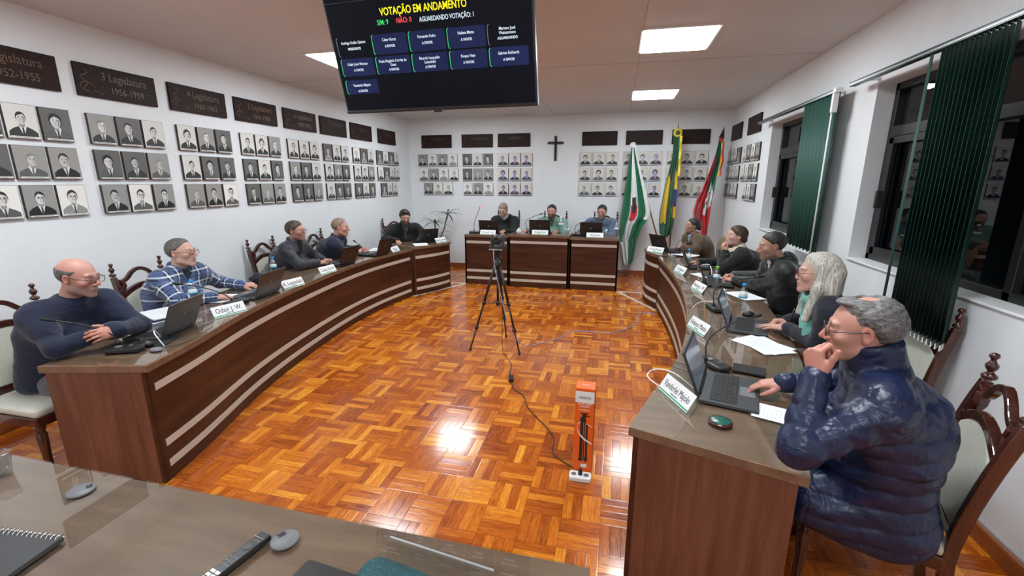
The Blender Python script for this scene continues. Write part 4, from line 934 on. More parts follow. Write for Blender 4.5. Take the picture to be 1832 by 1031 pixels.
def skinmat():
    m=mat('skin',(.6,.4,.3),.48); t=NT(m); a=t.node('ShaderNodeAttribute'); a.attribute_name='Col'
    n=t.noise(t.coord(),45,3); t.color(t.mix(t.math('MULTIPLY',n,.35),a.outputs['Color'],(.55,.20,.15),'MULTIPLY') if False else t.mix(.25,a.outputs['Color'],t.mix(n,(.62,.30,.24),(1,.92,.88)),'MULTIPLY'))
    t.b.inputs['Subsurface Weight'].default_value=.12; t.b.inputs['Subsurface Radius'].default_value=(.012,.005,.003); t.b.inputs['Subsurface Scale'].default_value=1.0
    t.bump(t.noise(t.coord(),220,3),.12,.003); return m
M['skin']=skinmat()
def hairmat(c1,c2,nm):
    m=mat(nm,c1,.5); t=NT(m); v=t.scale(t.coord(),(1,1,.10) if 'blond' in nm else ((1,.35,.35) if 'grey' not in nm else (1,.25,1))); n=t.noise(v,150,3,.6,.5); t.color(t.ramp(n,[(.35,c1),(.65,c2)])); t.bump(n,.35 if 'blond' in nm else .6,.006); return m
HM={'grey':hairmat((.045,.042,.040),(.20,.19,.185),'grey_hair'),'dark':hairmat((.008,.006,.005),(.03,.022,.018),'dark_hair'),'brown':hairmat((.03,.018,.012),(.09,.055,.035),'brown_hair'),
    'salt':hairmat((.05,.042,.038),(.16,.14,.125),'greying_hair'),'blond':hairmat((.26,.24,.20),(.62,.59,.52),'pale_blond_grey_hair'),'sandy':hairmat((.16,.10,.07),(.32,.23,.17),'sandy_hair')}
def clothmat(nm,c1,c2,rough=.8,bsc=260,b=.25,wr=.5,coat=0,sheen=.15,spec=.3):
    m=mat(nm,c1,rough,coat=coat,sheen=sheen,spec=spec); t=NT(m); f=t.noise(t.coord(),bsc,2); t.color(t.ramp(t.noise(t.coord(),6,3),[(.35,c1),(.65,c2)]))
    h=t.math('ADD',t.math('MULTIPLY',f,.12*b),t.math('MULTIPLY',t.noise(t.scale(t.coord(),(1,1,1.6)),9,3,.55,1.2),wr)); t.bump(h,.55,.03); return m
def puffermat():
    m=mat('navy_nylon',(.010,.018,.06),.40,spec=.45); t=NT(m); t.color(t.ramp(t.noise(t.coord(),5,2),[(.3,(.006,.011,.040)),(.7,(.010,.019,.062))]))
    a=t.noise(t.scale(t.coord(),(1,1,1.3)),9,2.5,.5,.9); bb=t.noise(t.scale(t.coord(),(1.3,1.3,.45)),22,2,.5,.6)
    t.bump(t.math('ADD',a,t.math('MULTIPLY',bb,.35)),.55,.028); t.b.inputs['Roughness'].default_value=.38; return m
def plaidmat():
    m=mat('plaid_flannel',(.02,.03,.08),.85,sheen=.2); t=NT(m); at_=t.node('ShaderNodeAttribute'); at_.attribute_name='Col'; x,z,y=t.sep(at_.outputs['Vector'])
    def band(c,per,off,w,soft):
        q=t.math('FRACT',t.math('ADD',t.math('MULTIPLY',c,1/per),off)); d=t.math('ABSOLUTE',t.math('SUBTRACT',q,.5))
        r=t.node('ShaderNodeMapRange'); t.l.new(d,r.inputs[0]); r.inputs[1].default_value=w; r.inputs[2].default_value=w+soft; r.inputs[3].default_value=1; r.inputs[4].default_value=0; return r.outputs[0]
    u=x; P_=.10
    wn=t.math('MULTIPLY',t.noise(t.coord(),60,2),.5)
    base=(.010,.016,.050)
    c=t.mix(t.math('MULTIPLY',t.math('MAXIMUM',band(u,P_,0,.20,.06),band(z,P_,0,.20,.06)),.55),base,(.09,.15,.33))
    c=t.mix(t.math('MULTIPLY',band(u,P_,.5,.045,.04),.75),c,(.62,.68,.74)); c=t.mix(t.math('MULTIPLY',band(z,P_,.5,.045,.04),.75),c,(.62,.68,.74))
    c=t.mix(t.math('MULTIPLY',t.math('MULTIPLY',band(u,P_,.5,.05,.05),band(z,P_,.5,.05,.05)),.9),c,(.82,.84,.86))
    c=t.mix(t.math('MULTIPLY',band(z,P_,.0,.02,.02),.8),c,(.01,.012,.03)); t.color(c)
    t.bump(t.noise(t.scale(t.coord(),(1,1,1.6)),9,3,.55,1.2),.5,.03); return m
CM={'navy_knit':clothmat('navy_knit',(.008,.012,.032),(.012,.018,.045)),'plaid':plaidmat(),'grey_quilt':clothmat('charcoal_nylon',(.018,.020,.027),(.028,.030,.038),.5),'navy_fleece':clothmat('navy_fleece',(.008,.012,.028),(.014,.019,.04)),
    'black':clothmat('black_cloth',(.006,.006,.007),(.011,.011,.012)),'sage':clothmat('sage_green_cloth',(.13,.25,.20),(.20,.33,.27),.6),'bluegrey':clothmat('blue_grey_knit',(.07,.105,.16),(.10,.14,.20)),
    'brown':clothmat('brown_wool',(.075,.045,.022),(.11,.068,.035)),'coat':clothmat('black_nylon',(.006,.007,.008),(.012,.013,.014),.45),'puffer':puffermat(),'dress':clothmat('dark_navy_cloth',(.007,.008,.016),(.012,.013,.024)),
    'white':clothmat('white_shirt',(.62,.62,.62),(.70,.70,.70)),'dgreen':clothmat('dark_green_shirt',(.012,.02,.015),(.02,.03,.022)),'lblue':clothmat('light_blue_shirt',(.30,.40,.58),(.40,.50,.68)),'grey':clothmat('grey_trousers',(.085,.088,.095),(.12,.12,.13)),
    'jeans':clothmat('pale_trousers',(.42,.44,.48),(.55,.57,.60)),'dark_tr':clothmat('dark_trousers',(.015,.016,.02),(.022,.024,.03)),'cream':clothmat('cream_scarf',(.60,.52,.38),(.72,.66,.52)),'mint':clothmat('mint_scarf',(.12,.36,.29),(.20,.48,.40)),'midgrey':clothmat('grey_tee',(.06,.062,.068),(.09,.09,.10)),'olive':clothmat('olive_fabric',(.17,.17,.09),(.24,.23,.13))}
M['shoe_w']=mat('white_shoe',(.7,.7,.7),.5); M['shoe_d']=mat('dark_shoe',(.02,.015,.012),.35)
M['eyewhite']=mat('eye_white',(.75,.72,.70),.2); M['iris']=mat('dark_iris',(.03,.018,.010),.15)

def head_fn(fat=1.0, fem=False, closed=False):
    def fn(P):
        P=P/np.array([fat if fat>1 else fat,1,1],f32)
        d=ell(P,(0,-.018,.032),(.076,.097,.083)); d=smin(d,ell(P,(0,.022,-.022),(.064,.066,.080)),.03)
        jw=.038 if fem else .045
        for s in (-1,1):
            d=smin(d,cone(P,(s*jw,.0,-.062),(s*.012,.070,-.094),.020 if fem else .024,.018)[0],.022)
            d=smin(d,ell(P,(s*.040,.060,-.018),(.024,.022,.020)),.02)
        d=smin(d,ell(P,(0,.078,-.098),(.020,.016,.015)),.018)
        d=smin(d,cone(P,(-.036,.076,.026),(.036,.076,.026),.012,.012)[0],.014)
        d=smin(d,ell(P,(0,.074,-.058),(.030,.022,.026)),.02)
        for s in (-1,1): d=-smin(-d,ell(P,(s*.032,.100,.008),(.019,.017,.011)),.010)
        nz=.9 if fem else 1.0
        d=smin(d,cone(P,(0,.084,.018),(0,.111*nz+.011*(1-nz),-.022),.008,.0115*nz)[0],.010)
        for s in (-1,1): d=smin(d,ell(P,(s*.012*nz,.099,-.029),(.009,.010,.0075)),.006)
        for s in (-1,1):
            d=smin(d,ell(P,(s*.032,.0790,.0095),(.0165,.0130,.0085)),.004); d=smin(d,ell(P,(s*.032,.0765,-.004),(.0155,.0125,.0060)),.004)
            if closed: d=smin(d,ell(P,(s*.032,.0775,.002),(.0155,.0125,.0105)),.004)
            d=smin(d,cone(P,(s*.019,.083,.013),(s*.045,.075,.011),.0045,.004)[0],.004)
        d=smin(d,ell(P,(0,.093,-.0535),(.023,.008,.0058)),.005); d=smin(d,ell(P,(0,.091,-.0655),(.020,.009,.0065)),.005)
        d=-smin(-d,ell(P,(0,.1035,-.0595),(.022,.010,.0014)),.003)
        for s in (-1,1):
            e=ell(P,(s*.079,-.012,.004),(.008,.017,.028)); e=smin(e,ell(P,(s*.077,-.006,-.022),(.007,.009,.011)),.01)
            e=-smin(-e,ell(P,(s*.088,-.007,.004),(.008,.010,.019)),.003); d=smin(d,e,.008)
        d=smin(d,cone(P,(0,-.026,-.06),(0,-.050,-.16),(.043 if fem else .050)*min(fat,1.1),(.046 if fem else .055)*fat)[0],.025)
        return d
    return fn
def head_cols(V, skin, beard=0, bc=(.10,.08,.07), lipred=.5, brow=(.06,.045,.04), fem=False):
    c=np.tile(np.array(skin,f32),(len(V),1)); x,y,z=np.abs(V[:,0]),V[:,1],V[:,2]
    def bl(m,col,a): 
        m=(np.clip(m,0,1)*a)[:,None]; c[:]=c*(1-m)+np.array(col,f32)*m
    bl(1-np.hypot((x-.042)/.03,(z+.02)/.028),(skin[0]*1.05,skin[1]*.62,skin[2]*.60),.55*(y>.03)); bl((y-.095)/.012*(np.abs(z+.024)<.02),(skin[0]*1.0,skin[1]*.62,skin[2]*.6),.5)
    bl(1.3-np.hypot(x/.026,(z+.060)/.0115)*1.0,(skin[0]*.72,skin[1]*.38,skin[2]*.36),(.6+.3*lipred)*(y>.07))
    bl((x-.072)/.01,(skin[0]*1.0,skin[1]*.68,skin[2]*.64),.5)
    if beard:
        m=np.clip((-.030-z)/.012,0,1)*np.clip((y+.02)/.02,0,1)*np.clip((z+.125)/.02,0,1); m=np.maximum(m,np.clip((-.034-z)/.006,0,1)*(y>.07))
        lip=np.hypot(x/.024,(z+.060)/.0105)<1; m=m*(1-lip*(y>.08)); m=np.maximum(m,np.clip((.012-np.abs(y-.012))/.01,0,1)*(z<.0)*(z>-.06)*(x>.05))
        bl(m,bc,beard)
    bl(1.4-np.hypot((x-.034)/.021,(z-.0285-.004*np.sin(x*60))/.0052),brow,.85*(y>.06))
    return c
def rotm(yaw,pitch,roll=0):
    return (Matrix.Rotation(yaw,3,'Z')@Matrix.Rotation(pitch,3,'X')@Matrix.Rotation(roll,3,'Y'))

def hair_fn(style, fat):
    def fn(P):
        Q=P/np.array([fat,1,1],f32); x,y,z=Q[:,0],Q[:,1],Q[:,2]
        n=.0010*np.sin(x*190+4*np.sin(z*70))*np.sin(y*150+3*np.sin(x*60))+.0008*np.sin(z*160+x*90+y*60)
        sk=lambda t: ell(Q,(0,-.018,.032),(.076+t,.097+t,.083+t))
        front=lambda sh: (y-.75*z-.010-sh)/1.25
        nape=-(z+.055)
        ff=front; tf=lambda sh,t: sk0-np.clip(-.45*front(sh),.0008,t)*np.clip((z+.075)/.05,.15,1)
        sk0=ell(Q,(0,-.018,.032),(.076,.097,.083))
        ear=-np.minimum.reduce([np.hypot(y+.010,z+.004)-.030, np.abs(x)*0+9])
        if style=='short': d=np.maximum.reduce([tf(.006,.010),front(.010),nape,-(np.hypot(y+.006,z+.01)-.034)])
        elif style=='crew': d=np.maximum.reduce([tf(.006,.008),front(-.008)+.15*np.maximum(np.abs(x)-.035,0),nape,-(np.hypot(y+.006,z+.01)-.034)])
        elif style=='thick': d=np.maximum.reduce([smin(sk(.010),ell(Q,(0,.02,.085),(.066,.078,.046)),.02),front(.024),nape,-(np.hypot(y+.004,z+.012)-.034)])
        elif style=='messy':
            n=n*2.5; d=np.maximum.reduce([smin(tf(.012,.015),ell(Q,(.01,.012,.10),(.060,.062,.036)),.015),front(.014),nape,-(np.hypot(y+.004,z+.012)-.034)])
        elif style=='recede': d=np.maximum.reduce([tf(-.022,.008),front(-.022)+.012*np.cos(x*40)*0,nape,-(np.hypot(y+.006,z+.01)-.034)])
        elif style=='ring': d=np.maximum.reduce([sk(.0045),front(-.02),z-.052-.0*y,nape,-(np.hypot(y+.008,z+.01)-.034)])
        elif style=='combover':
            n=.0008*np.sin(z*260+y*90+3*np.sin(y*22))+.0014*np.sin(z*95+y*40+1.5*np.sin(y*30)); a=np.maximum.reduce([tf(-.034,.012)-.004*(y<-.04),front(-.030),-(ell(Q,(0,.0,.135),(.046,.085,.040))),-(z+.078),-(np.hypot(y+.002,z+.012)-.034)])
            t=np.maximum.reduce([ell(Q,(0,.022,.103),(.050,.050,.016)),-(ell(Q,(0,-.03,.12),(.04,.045,.03)))]); d=np.minimum(a,t)
        elif style=='updo':
            d=np.maximum.reduce([tf(.010,.012),front(.010),nape,-(np.hypot(y+.0,z+.01)-.026)]); d=smin(d,ell(Q,(.0,-.105,-.01),(.045,.038,.045)),.015)
        elif style=='bob': 
            d=np.maximum.reduce([tf(.010,.014),front(.010),nape-.01,-(np.hypot(y+.0,z+.006)-.024)]); d=smin(d,ell(Q,(.0,-.09,-.03),(.055,.040,.04)),.02)
        elif style=='long':
            n=.0014*np.sin(np.arctan2(x,y+.03)*44+1.2*np.sin(z*14))+.0010*np.sin(x*330+y*280+1.5*np.sin(z*18))
            cap=np.maximum.reduce([tf(.004,.017),front(.004)])
            d=cap
            for s in (-1,1):
                d=smin(d,cone(Q,(s*.066,-.005,.050),(s*.082,.005,-.08),.020,.030)[0],.02)
                d=smin(d,cone(Q,(s*.082,.005,-.08),(s*.088,.055,-.26),.030,.022)[0],.03)
                d=smin(d,cone(Q,(s*.060,-.07,-.02),(s*.075,-.05,-.24),.045,.035)[0],.03)
            d=smin(d,cone(Q,(0,-.09,.0),(0,-.085,-.24),.055,.04)[0],.03)
            face=ell(Q,(0,.085,-.03),(.064,.075,.098)); d=np.maximum(d,-face)
        return d+n
    return fn

FING=[((.028,.086,.000),(.044,.026,.022),.0088,.05),((.0095,.091,.003),(.049,.030,.023),.0090,.0),((-.0095,.088,.001),(.045,.028,.022),.0086,-.05),((-.027,.079,-.003),(.035,.021,.019),.0076,-.12)]
def hand_mesh(side, curl, spread=0, thumb=(0.5,0.3), h=.0036):
    """right/left hand, fingers +Y, back of hand +Z; returns local vertices"""
    ts=-side                                  # thumb side of local x for side=+1 (right) is -x
    segs=[((0,-.035,0),(0,.005,0),.026,.023,.01)]
    for i,(k,L,r,sp) in enumerate(FING):
        k=V3(k); segs.append(((k[0]*.35,.010,0),k,.016,.0115,.012)); c=curl[i] if isinstance(curl[0],(tuple,list)) else curl
        a=0; p=k.copy(); az=sp*(1+spread*3)
        for j in range(3):
            a+=c[j]; d=V3(math.sin(az)*math.cos(a),math.cos(az)*math.cos(a),-math.sin(a)); q=p+d*L[j]; segs.append((p,q,r*(1-.08*j),r*(.93-.09*j),.004)); p=q
    t0=V3(.018,.016,-.006); t1=V3(.040,.044,-.012-.016*thumb[0]); th=.9-thumb[0]*.9
    t2=t1+V3(math.sin(th)*.032,math.cos(th)*.030,-.010*thumb[1]); t3=t2+V3(math.sin(th-.5*thumb[1])*.026,math.cos(th-.5*thumb[1])*.026,-.014*thumb[1])
    segs+=[(t0,t1,.018,.0135,.012),(t1,t2,.012,.0105,.005),(t2,t3,.0105,.0085,.004)]
    def fn(P):
        Q=P*np.array([ts,1,1],f32); Q=Q*np.array([1,1,1.0],f32); d=None
        for a,b,ra,rb,k in segs:
            e=cone(Q*np.array([1,1,1],f32),a,b,ra,rb)[0]; d=e if d is None else smin(d,e,k)
        pl=ell(Q,(0,.045,-.003),(.038,.052,.0155)); return smin(d,pl,.010)
    pts=np.array([s[0] for s in segs]+[s[1] for s in segs]); pts[:,0]*=ts
    return net(fn,pts.min(0)-.03,pts.max(0)+.03,h)

def person(label, seat, face, head, hdir, skin=(.52,.30,.22), hpitch=0.0, hroll=0.0, hair=('short','dark'), jacket='black', trousers='dark_tr', sh=.40, build=1.0, belly=.5,
           hands=(), beard=0, bc=(.06,.05,.045), glasses=None, fat=1.0, fem=False, neck_cut=0, shirt=None, collar=0.0, hood=False, quilt=0, scarf=None, shoes='shoe_d', res=.013, hres=.0048, hemz=.50, hscale=1.0, lean_back=.0, closed=False, skirt=False, cz=0.0, brow=(.05,.04,.035),extra=None):
    seatz=.50; a=math.atan2(face[1],face[0])-PI/2; W=Matrix.Translation((seat[0],seat[1],0))@Matrix.Rotation(a,4,'Z'); Wi=W.inverted()
    L=lambda p: V3(tuple(Wi@Vector(p))); LD=lambda d: (Wi.to_3x3()@Vector(d)).normalized()
    h=L(head); hy=math.atan2(hdir[1],hdir[0])-PI/2-a; HR=rotm(hy,hpitch,hroll); hs=hscale
    hv=lambda p: np.array(p,f32)@np.array(HR.transposed(),f32).astype(f32)*hs+h   # rows: p @ R^T
    nb=V3(tuple(Vector(h)+HR@Vector((0,-.045,-.13))*hs)); nb=nb*1.0; nb[2]=h[2]-.148
    c0=V3(0,0,.56); back=V3(0,-.05-lean_back,0)
    ch=c0+(nb-c0)*.60+back; sw=sh/2
    shd={s:V3(nb[0]+s*sw, nb[1]-.010, nb[2]-.048) for s in (-1,1)}
    arms={}
    for s in (-1,1):
        hd=[q for q in hands if q['s']==s]
        S=shd[s]
        if hd:
            hd=hd[0]; Wp=L(hd['p']); d=Wp-S; D=float(np.linalg.norm(d)); l1,l2=hd.get('l',(.295,.265)); 
            if D>l1+l2-.005: k=(D+.01)/(l1+l2); l1*=k; l2*=k
            x=(l1*l1-l2*l2+D*D)/(2*D); rr=math.sqrt(max(l1*l1-x*x,0)); u=d/D
            hint=V3(tuple(LD(hd['el']))) if 'el' in hd else V3(s*.7,-.2,-.8)
            v=hint-u*float(hint@u); v/=np.linalg.norm(v)+1e-9; E=S+u*x+v*rr; E[2]=max(E[2],hd.get('ez',.815)); arms[s]=(S,E,Wp,hd)
        else:
            E=S+V3(s*.05,.04,-.27); Wp=E+V3(-s*.02,.22,-.02); Wp[2]=max(Wp[2],.66); arms[s]=(S,E,Wp,None)
    B=build; fr=random.Random(label)
    ph=[fr.uniform(0,6) for _ in range(6)]
    def torso(P,t):
        d=None
        for s in (-1,1):
            e=smin(cone(P,c0+V3(s*.085,-.01,-.01),ch+V3(s*.085,0,0),.125*B+t,.115*B+t)[0],cone(P,ch+V3(s*.085,.0,0),shd[s]+V3(-s*.055,0,.0),.115*B+t,.060+t)[0],.06); d=e if d is None else smin(d,e,.06)
        d=smin(d,ell(P,c0+V3(0,.055+.05*belly,.13)+(ch-c0)*.25,(.15*B+t,(.10+.045*belly)*B+t,.17)),.07)
        d=smin(d,cone(P,shd[-1]+V3(.03,0,-.005),shd[1]+V3(-.03,0,-.005),.060+t,.060+t)[0],.06); d=smin(d,cone(P,nb+V3(0,-.01,-.02),shd[1]+V3(0,0,.0),.055+t,.045+t)[0],.05); d=smin(d,cone(P,nb+V3(0,-.01,-.02),shd[-1]+V3(0,0,.0),.055+t,.045+t)[0],.05)
        d=smin(d,cone(P,ch+V3(0,-.03,.05),nb+V3(0,-.025,-.05),.11*B+t,.075+t)[0],.05)
        return d
    def jack(P):
        t=.012; d=torso(P,t)
        for s in (-1,1):
            S,E,Wp,hd=arms[s]
            d=smin(d,cone(P,ch+V3(s*.085,.045,.03),S+(E-S)*.12,.085*B,.048*B)[0],.06); d=smin(d,cone(P,ch+V3(s*.10,.0,-.03),S+(E-S)*.42,.085*B,.040*B)[0],.06)
            if skirt: d=smin(d,cone(P,c0+V3(s*.10,-.03,-.05),c0+V3(s*.12,.20,-.03),.145*B,.115*B)[0],.05)
        if quilt: 
            z=P[:,2]+.15*P[:,1]+.006*np.sin(P[:,0]*30+P[:,1]*22); d=d-quilt*(np.abs(np.sin(PI*z/.078))**.42-.6)
        for s in (-1,1):
            S,E,Wp,hd=arms[s]; u=(Wp-E)/np.linalg.norm(Wp-E); cuff=Wp-u*.015
            e1,t1=cone(P,S+V3(-s*.018,0,-.012),E,.056*B+t*.6,.050*B+t*.5); e2,t2=cone(P,E,cuff,.050*B+t*.5,.037+t*.4)
            if quilt:
                l1=float(np.linalg.norm(E-S)); l2=float(np.linalg.norm(cuff-E)); e1=e1-quilt*(np.abs(np.sin(PI*t1*l1/.080))**.42-.6); e2=e2-quilt*(np.abs(np.sin(PI*t2*l2/.072))**.42-.6)
            e=smin(e1,e2,.015 if quilt else .02); cf=cone(P,cuff-u*.012,cuff+u*.012,.039+t*.5,.039+t*.5)[0]; e=smin(e,cf,.008); d=smin(d,e,.03 if quilt else .06)
        if collar:
            q=P-(nb+V3(0,.012,.030+cz)); q=q@np.array(Matrix.Rotation(-.25,3,'X'),f32); rd=np.hypot(q[:,0],q[:,1]*.95)-.072
            tor=np.hypot(rd,np.maximum(np.abs(q[:,2])-collar,0))-.0135; d=smin(d,tor,.012)
        else:
            q=P-(nb+V3(0,.010,.012)); q=q@np.array(Matrix.Rotation(-.35,3,'X'),f32); d=smin(d,np.hypot(np.hypot(q[:,0],q[:,1])-.072,q[:,2])-.010,.012)
        if hood: d=smin(d,ell(P,nb+V3(0,-.075,.015),(.125,.070,.085)),.03)
        f=np.sin(P[:,0]*38+ph[0]+2.2*np.sin(P[:,2]*19+ph[1]))*np.sin(P[:,2]*47+ph[2]+2*np.sin(P[:,1]*23+ph[3])); g2=np.sin(P[:,1]*61+P[:,2]*55+ph[4])*np.sin(P[:,0]*66-P[:,2]*30+ph[5])
        d=d+(.0022 if not quilt else .0028)*f+.0010*g2
        if neck_cut:
            yy=P[:,1]-(ch[1]+nb[1])/2; depth=neck_cut; zz=(nb[2]+.03)-P[:,2]; wdt=.050*(1-zz/depth)+.006
            wedge=np.maximum.reduce([np.abs(P[:,0]-nb[0])-wdt,-yy+.02,zz-depth]); d=np.maximum(d,-wedge)
        return np.maximum(d,hemz-P[:,2])
    allp=[c0,ch,nb,shd[1],shd[-1]]+[arms[s][k] for s in (-1,1) for k in (1,2)]; A=np.array(allp); mn=A.min(0)-.20*B; mx=A.max(0)+.17; mn[2]=min(hemz-.03,mn[2]) if hemz<.5 else hemz-.03; mn[0]=min(mn[0],-.30*B);mx[0]=max(mx[0],.30*B); mx[1]=max(mx[1],.28*B)
    # head + neck + hands + under-body in one continuous body mesh
    Hf=head_fn(fat,fem,closed); V,Q=net(Hf,(-.11*fat,-.135,-.17),(.11*fat,.135,.13),hres); cols=head_cols(V,skin,beard,bc,1.0 if fem else .4,brow,fem)
    parts=[(hv(V),Q,cols,np.zeros(len(Q),int))]
    def body(P):
        d=torso(P,-.012); d=smin(d,cone(P,nb+V3(0,-.01,-.04),hv([(0,-.035,-.10)])[0],.06*fat,.05*fat)[0],.03)
        for s in (-1,1):
            S,E,Wp,hd=arms[s]; d=smin(d,smin(cone(P,S,E,.048,.038)[0],cone(P,E,Wp,.036,.025)[0],.02),.02)
        for s in (-1,1): d=smin(d,cone(P,(s*.10,.0,.53),(s*.11,.40,.50),.07,.05)[0],.03); d=smin(d,cone(P,(s*.11,.40,.50),(s*.10,.36,.10),.048,.035)[0],.03)
        return d
    V,Q=net(body,(mn[0],mn[1],.05),(mx[0],max(mx[1],.5),mx[2]),.018); parts.append((V,Q,np.tile(np.array(skin,f32),(len(V),1)),np.zeros(len(Q),int)))
    for s in (-1,1):
        S,E,Wp,hd=arms[s]
        if not hd: hd=dict(curl=(.3,.4,.3)); fd=Vector(Wp-E).normalized(); nd=Vector((0,0,1))
        else: fd=LD(hd['fd']); nd=LD(hd['nd'])
        X=fd.cross(nd).normalized(); Zz=X.cross(fd).normalized(); RM=np.array(Matrix((X,fd,Zz)).transposed(),f32)
        V,Q=hand_mesh(s,hd.get('curl',(.3,.4,.3)),hd.get('spread',0),hd.get('thumb',(.5,.3)),hd.get('h',.0042))
        cc=np.tile(np.array(skin,f32)*(1.04,.93,.90),(len(V),1)); 
        if fem: V=V*.92
        parts.append((V@RM.T+Wp,Q,cc,np.zeros(len(Q),int)))
    for s in (() if closed else (-1,1)):   # eyes: white ball with a dark iris, set under the lids
        for rad,off,mi_ in ((.0112,0,1),(.0052,.0075,2)):
            e=MB().ell((s*.0325*fat,.0800+off,.0030),rad if mi_==1 else (rad,.0040,rad),12); q=np.array([f if len(f)==4 else (f+f[-1:]*4)[:4] for f in e.f if len(f)==4]); vv=np.array(e.v,f32)
            parts.append((hv(vv),q,np.tile(np.array((.7,.7,.7),f32),(len(vv),1)),np.full(len(q),mi_)))
    o=0; VV=[];QQ=[];CC=[];MI=[]
    for v,q,c,m_ in parts: VV.append(v); QQ.append(q+o); CC.append(c); MI.append(m_); o+=len(v)
    me=arr_mesh('person',np.concatenate(VV),np.concatenate(QQ),np.concatenate(CC),[M['skin'],M['eyewhite'],M['iris']],np.concatenate(MI))
    root=bpy.data.objects.new('person',me); COL.objects.link(root); root.matrix_world=W; tag(root,label,'person')
    def child(name,fn,mn_,mx_,h_,m_,xf=None):
        V,Q=net(fn,mn_,mx_,h_); V=xf(V) if xf is not None else V
        ob=bpy.data.objects.new(name,arr_mesh(name,V,Q,None,[m_])); COL.objects.link(ob); ob.parent=root; return ob
    jn='jacket' if (collar or hood or neck_cut) else 'sweater'
    jo=child(jn,jack,mn,mx,res,CM[jacket])
    if jacket=='plaid':
        me_=jo.data; co=np.zeros(len(me_.vertices)*3,f32); me_.vertices.foreach_get('co',co); P=co.reshape(-1,3); u=np.where(P[:,1]>ch[1]-.02,P[:,0],.5-P[:,0])+5; v=P[:,2]+5; bd=torso(P,.03)
        for s in (-1,1):
            S,E,Wp,hd=arms[s]; l1=float(np.linalg.norm(E-S)); l2=float(np.linalg.norm(Wp-E)); e1,t1=cone(P,S,E,.06,.05); e2,t2=cone(P,E,Wp,.05,.04); first=e1<e2
            ax=np.where(first[:,None],(E-S)/l1,(Wp-E)/l2); al=np.where(first,t1*l1,l1+t2*l2); c_=np.where(first[:,None],S+(E-S)*t1[:,None],E+(Wp-E)*t2[:,None]); d_=P-c_
            rf=V3(1,0,.2); p1=rf-ax*(ax@rf)[:,None]; p1/=np.linalg.norm(p1,axis=1)[:,None]; p2=np.cross(ax,p1); an=np.arctan2((d_*p2).sum(1),(d_*p1).sum(1))
            m_=(np.minimum(e1,e2)<bd)&~(first&(t1<.22)); u=np.where(m_,an*.0636+5,u); v=np.where(m_,al+5,v)
        a_=me_.color_attributes.new('Col','FLOAT_COLOR','POINT'); c4=np.ones((len(P),4),f32); c4[:,0]=u; c4[:,1]=v; c4[:,2]=P[:,1]; a_.data.foreach_set('color',c4.ravel())
    def legs(P):
        d=None
        for s in (-1,1):
            e=smin(cone(P,(s*.09,-.02,.545),(s*.12,.42,.515),.095*B,.072)[0],cone(P,(s*.12,.42,.515),(s*.115,.38,.11),.070,.052)[0],.04); d=e if d is None else smin(d,e,.03)
        d=smin(d,ell(P,(0,-.01,.56),(.17*B,.13*B,.10)),.05); return np.maximum(d+.004*np.sin(P[:,1]*60)*np.sin(P[:,2]*45),.075-P[:,2])
    child('trousers',legs,(-.30,-.20,.06),(.30,.56,.70),.018,CM[trousers])
    for s in (-1,1):
        sm=MB().ell((s*.115,.44,.045),(.045,.135,.05),18).box((s*.115,.44,.012),(.085,.26,.022)); so=sm.obj('shoe',shoes,root)
        for v in so.data.vertices: v.co.z=max(v.co.z,.002)
    if shirt:
        def shf(P):
            d=torso(P,-.002); q=P-(nb+V3(0,.012,.020)); q=q@np.array(Matrix.Rotation(-.3,3,'X'),f32); return smin(d,np.hypot(np.hypot(q[:,0],q[:,1])-.064,np.maximum(np.abs(q[:,2])-.012,0))-.009,.01)
        child('shirt',shf,(nb[0]-.20,min(ch[1],nb[1])-.18,ch[2]-.05),(nb[0]+.20,max(ch[1],nb[1])+.20,nb[2]+.09),.010,CM[shirt])
    if scarf:
        def sc(P):
            q=P-(nb+V3(0,.015,.015)); q=q@np.array(Matrix.Rotation(-.45,3,'X'),f32); d=np.hypot(np.hypot(q[:,0],q[:,1])-.078,q[:,2]*.6)-.024
            for s in (-1,1): d=smin(d,cone(P,nb+V3(s*.055,.06,-.01),ch+V3(s*.04,.165*B+.03,-.02),.030,.034)[0],.02)
            return d+.003*np.sin(P[:,0]*120+8*np.sin(P[:,2]*20))
        child('scarf',sc,(nb[0]-.15,min(ch[1],nb[1])-.15,ch[2]-.10),(nb[0]+.15,max(ch[1],nb[1])+.26,nb[2]+.10),.009,CM[scarf])
    st,hc=hair
    if st: child('hair',hair_fn(st,fat),(-.14 if st=='long' else -.11*fat,-.16,-.34 if st=='long' else -.10),(.14 if st=='long' else .11*fat,.13,.16),.0055 if hres>.004 else .004,HM[hc],hv)
    if glasses:
        g_=MB(); rad_h,rad_w=glasses[1] if len(glasses)>1 else (.018,.025); ln=MB()
        for s in (-1,1):
            R_=[(s*(.0335*fat)+rad_w*max(-1,min(1,1.25*math.cos(t)))*.98,.1035-.10*abs(.0335+math.cos(t)*s*rad_w*s)*.35,.004+rad_h*max(-1,min(1,1.25*math.sin(t)))) for t in np.linspace(0,2*PI,21)]
            g_.tube(R_,.0017,6); ln.poly(R_[:-1][::-1] if s<0 else R_[:-1])
            g_.tube([(s*(.0335*fat+rad_w),.094,.010),(s*.0765*fat,.080,.012),(s*.083*fat,-.010,.014),(s*.082*fat,-.03,.0)],.0017,6)
        g_.tube([(-.010,.105,.008),(0,.1075,.010),(.010,.105,.008)],.0017,6)
        T=(Matrix.Translation(Vector(h))@HR.to_4x4()@Matrix.Diagonal((hs,hs,hs,1)))
        q=g_.obj('spectacle_frame',glasses[0],root); q.matrix_local=T; q2=ln.obj('spectacle_lenses','lens',q)
    return root
M['red_frame']=mat('burgundy_frame',(.10,.015,.02),.3)
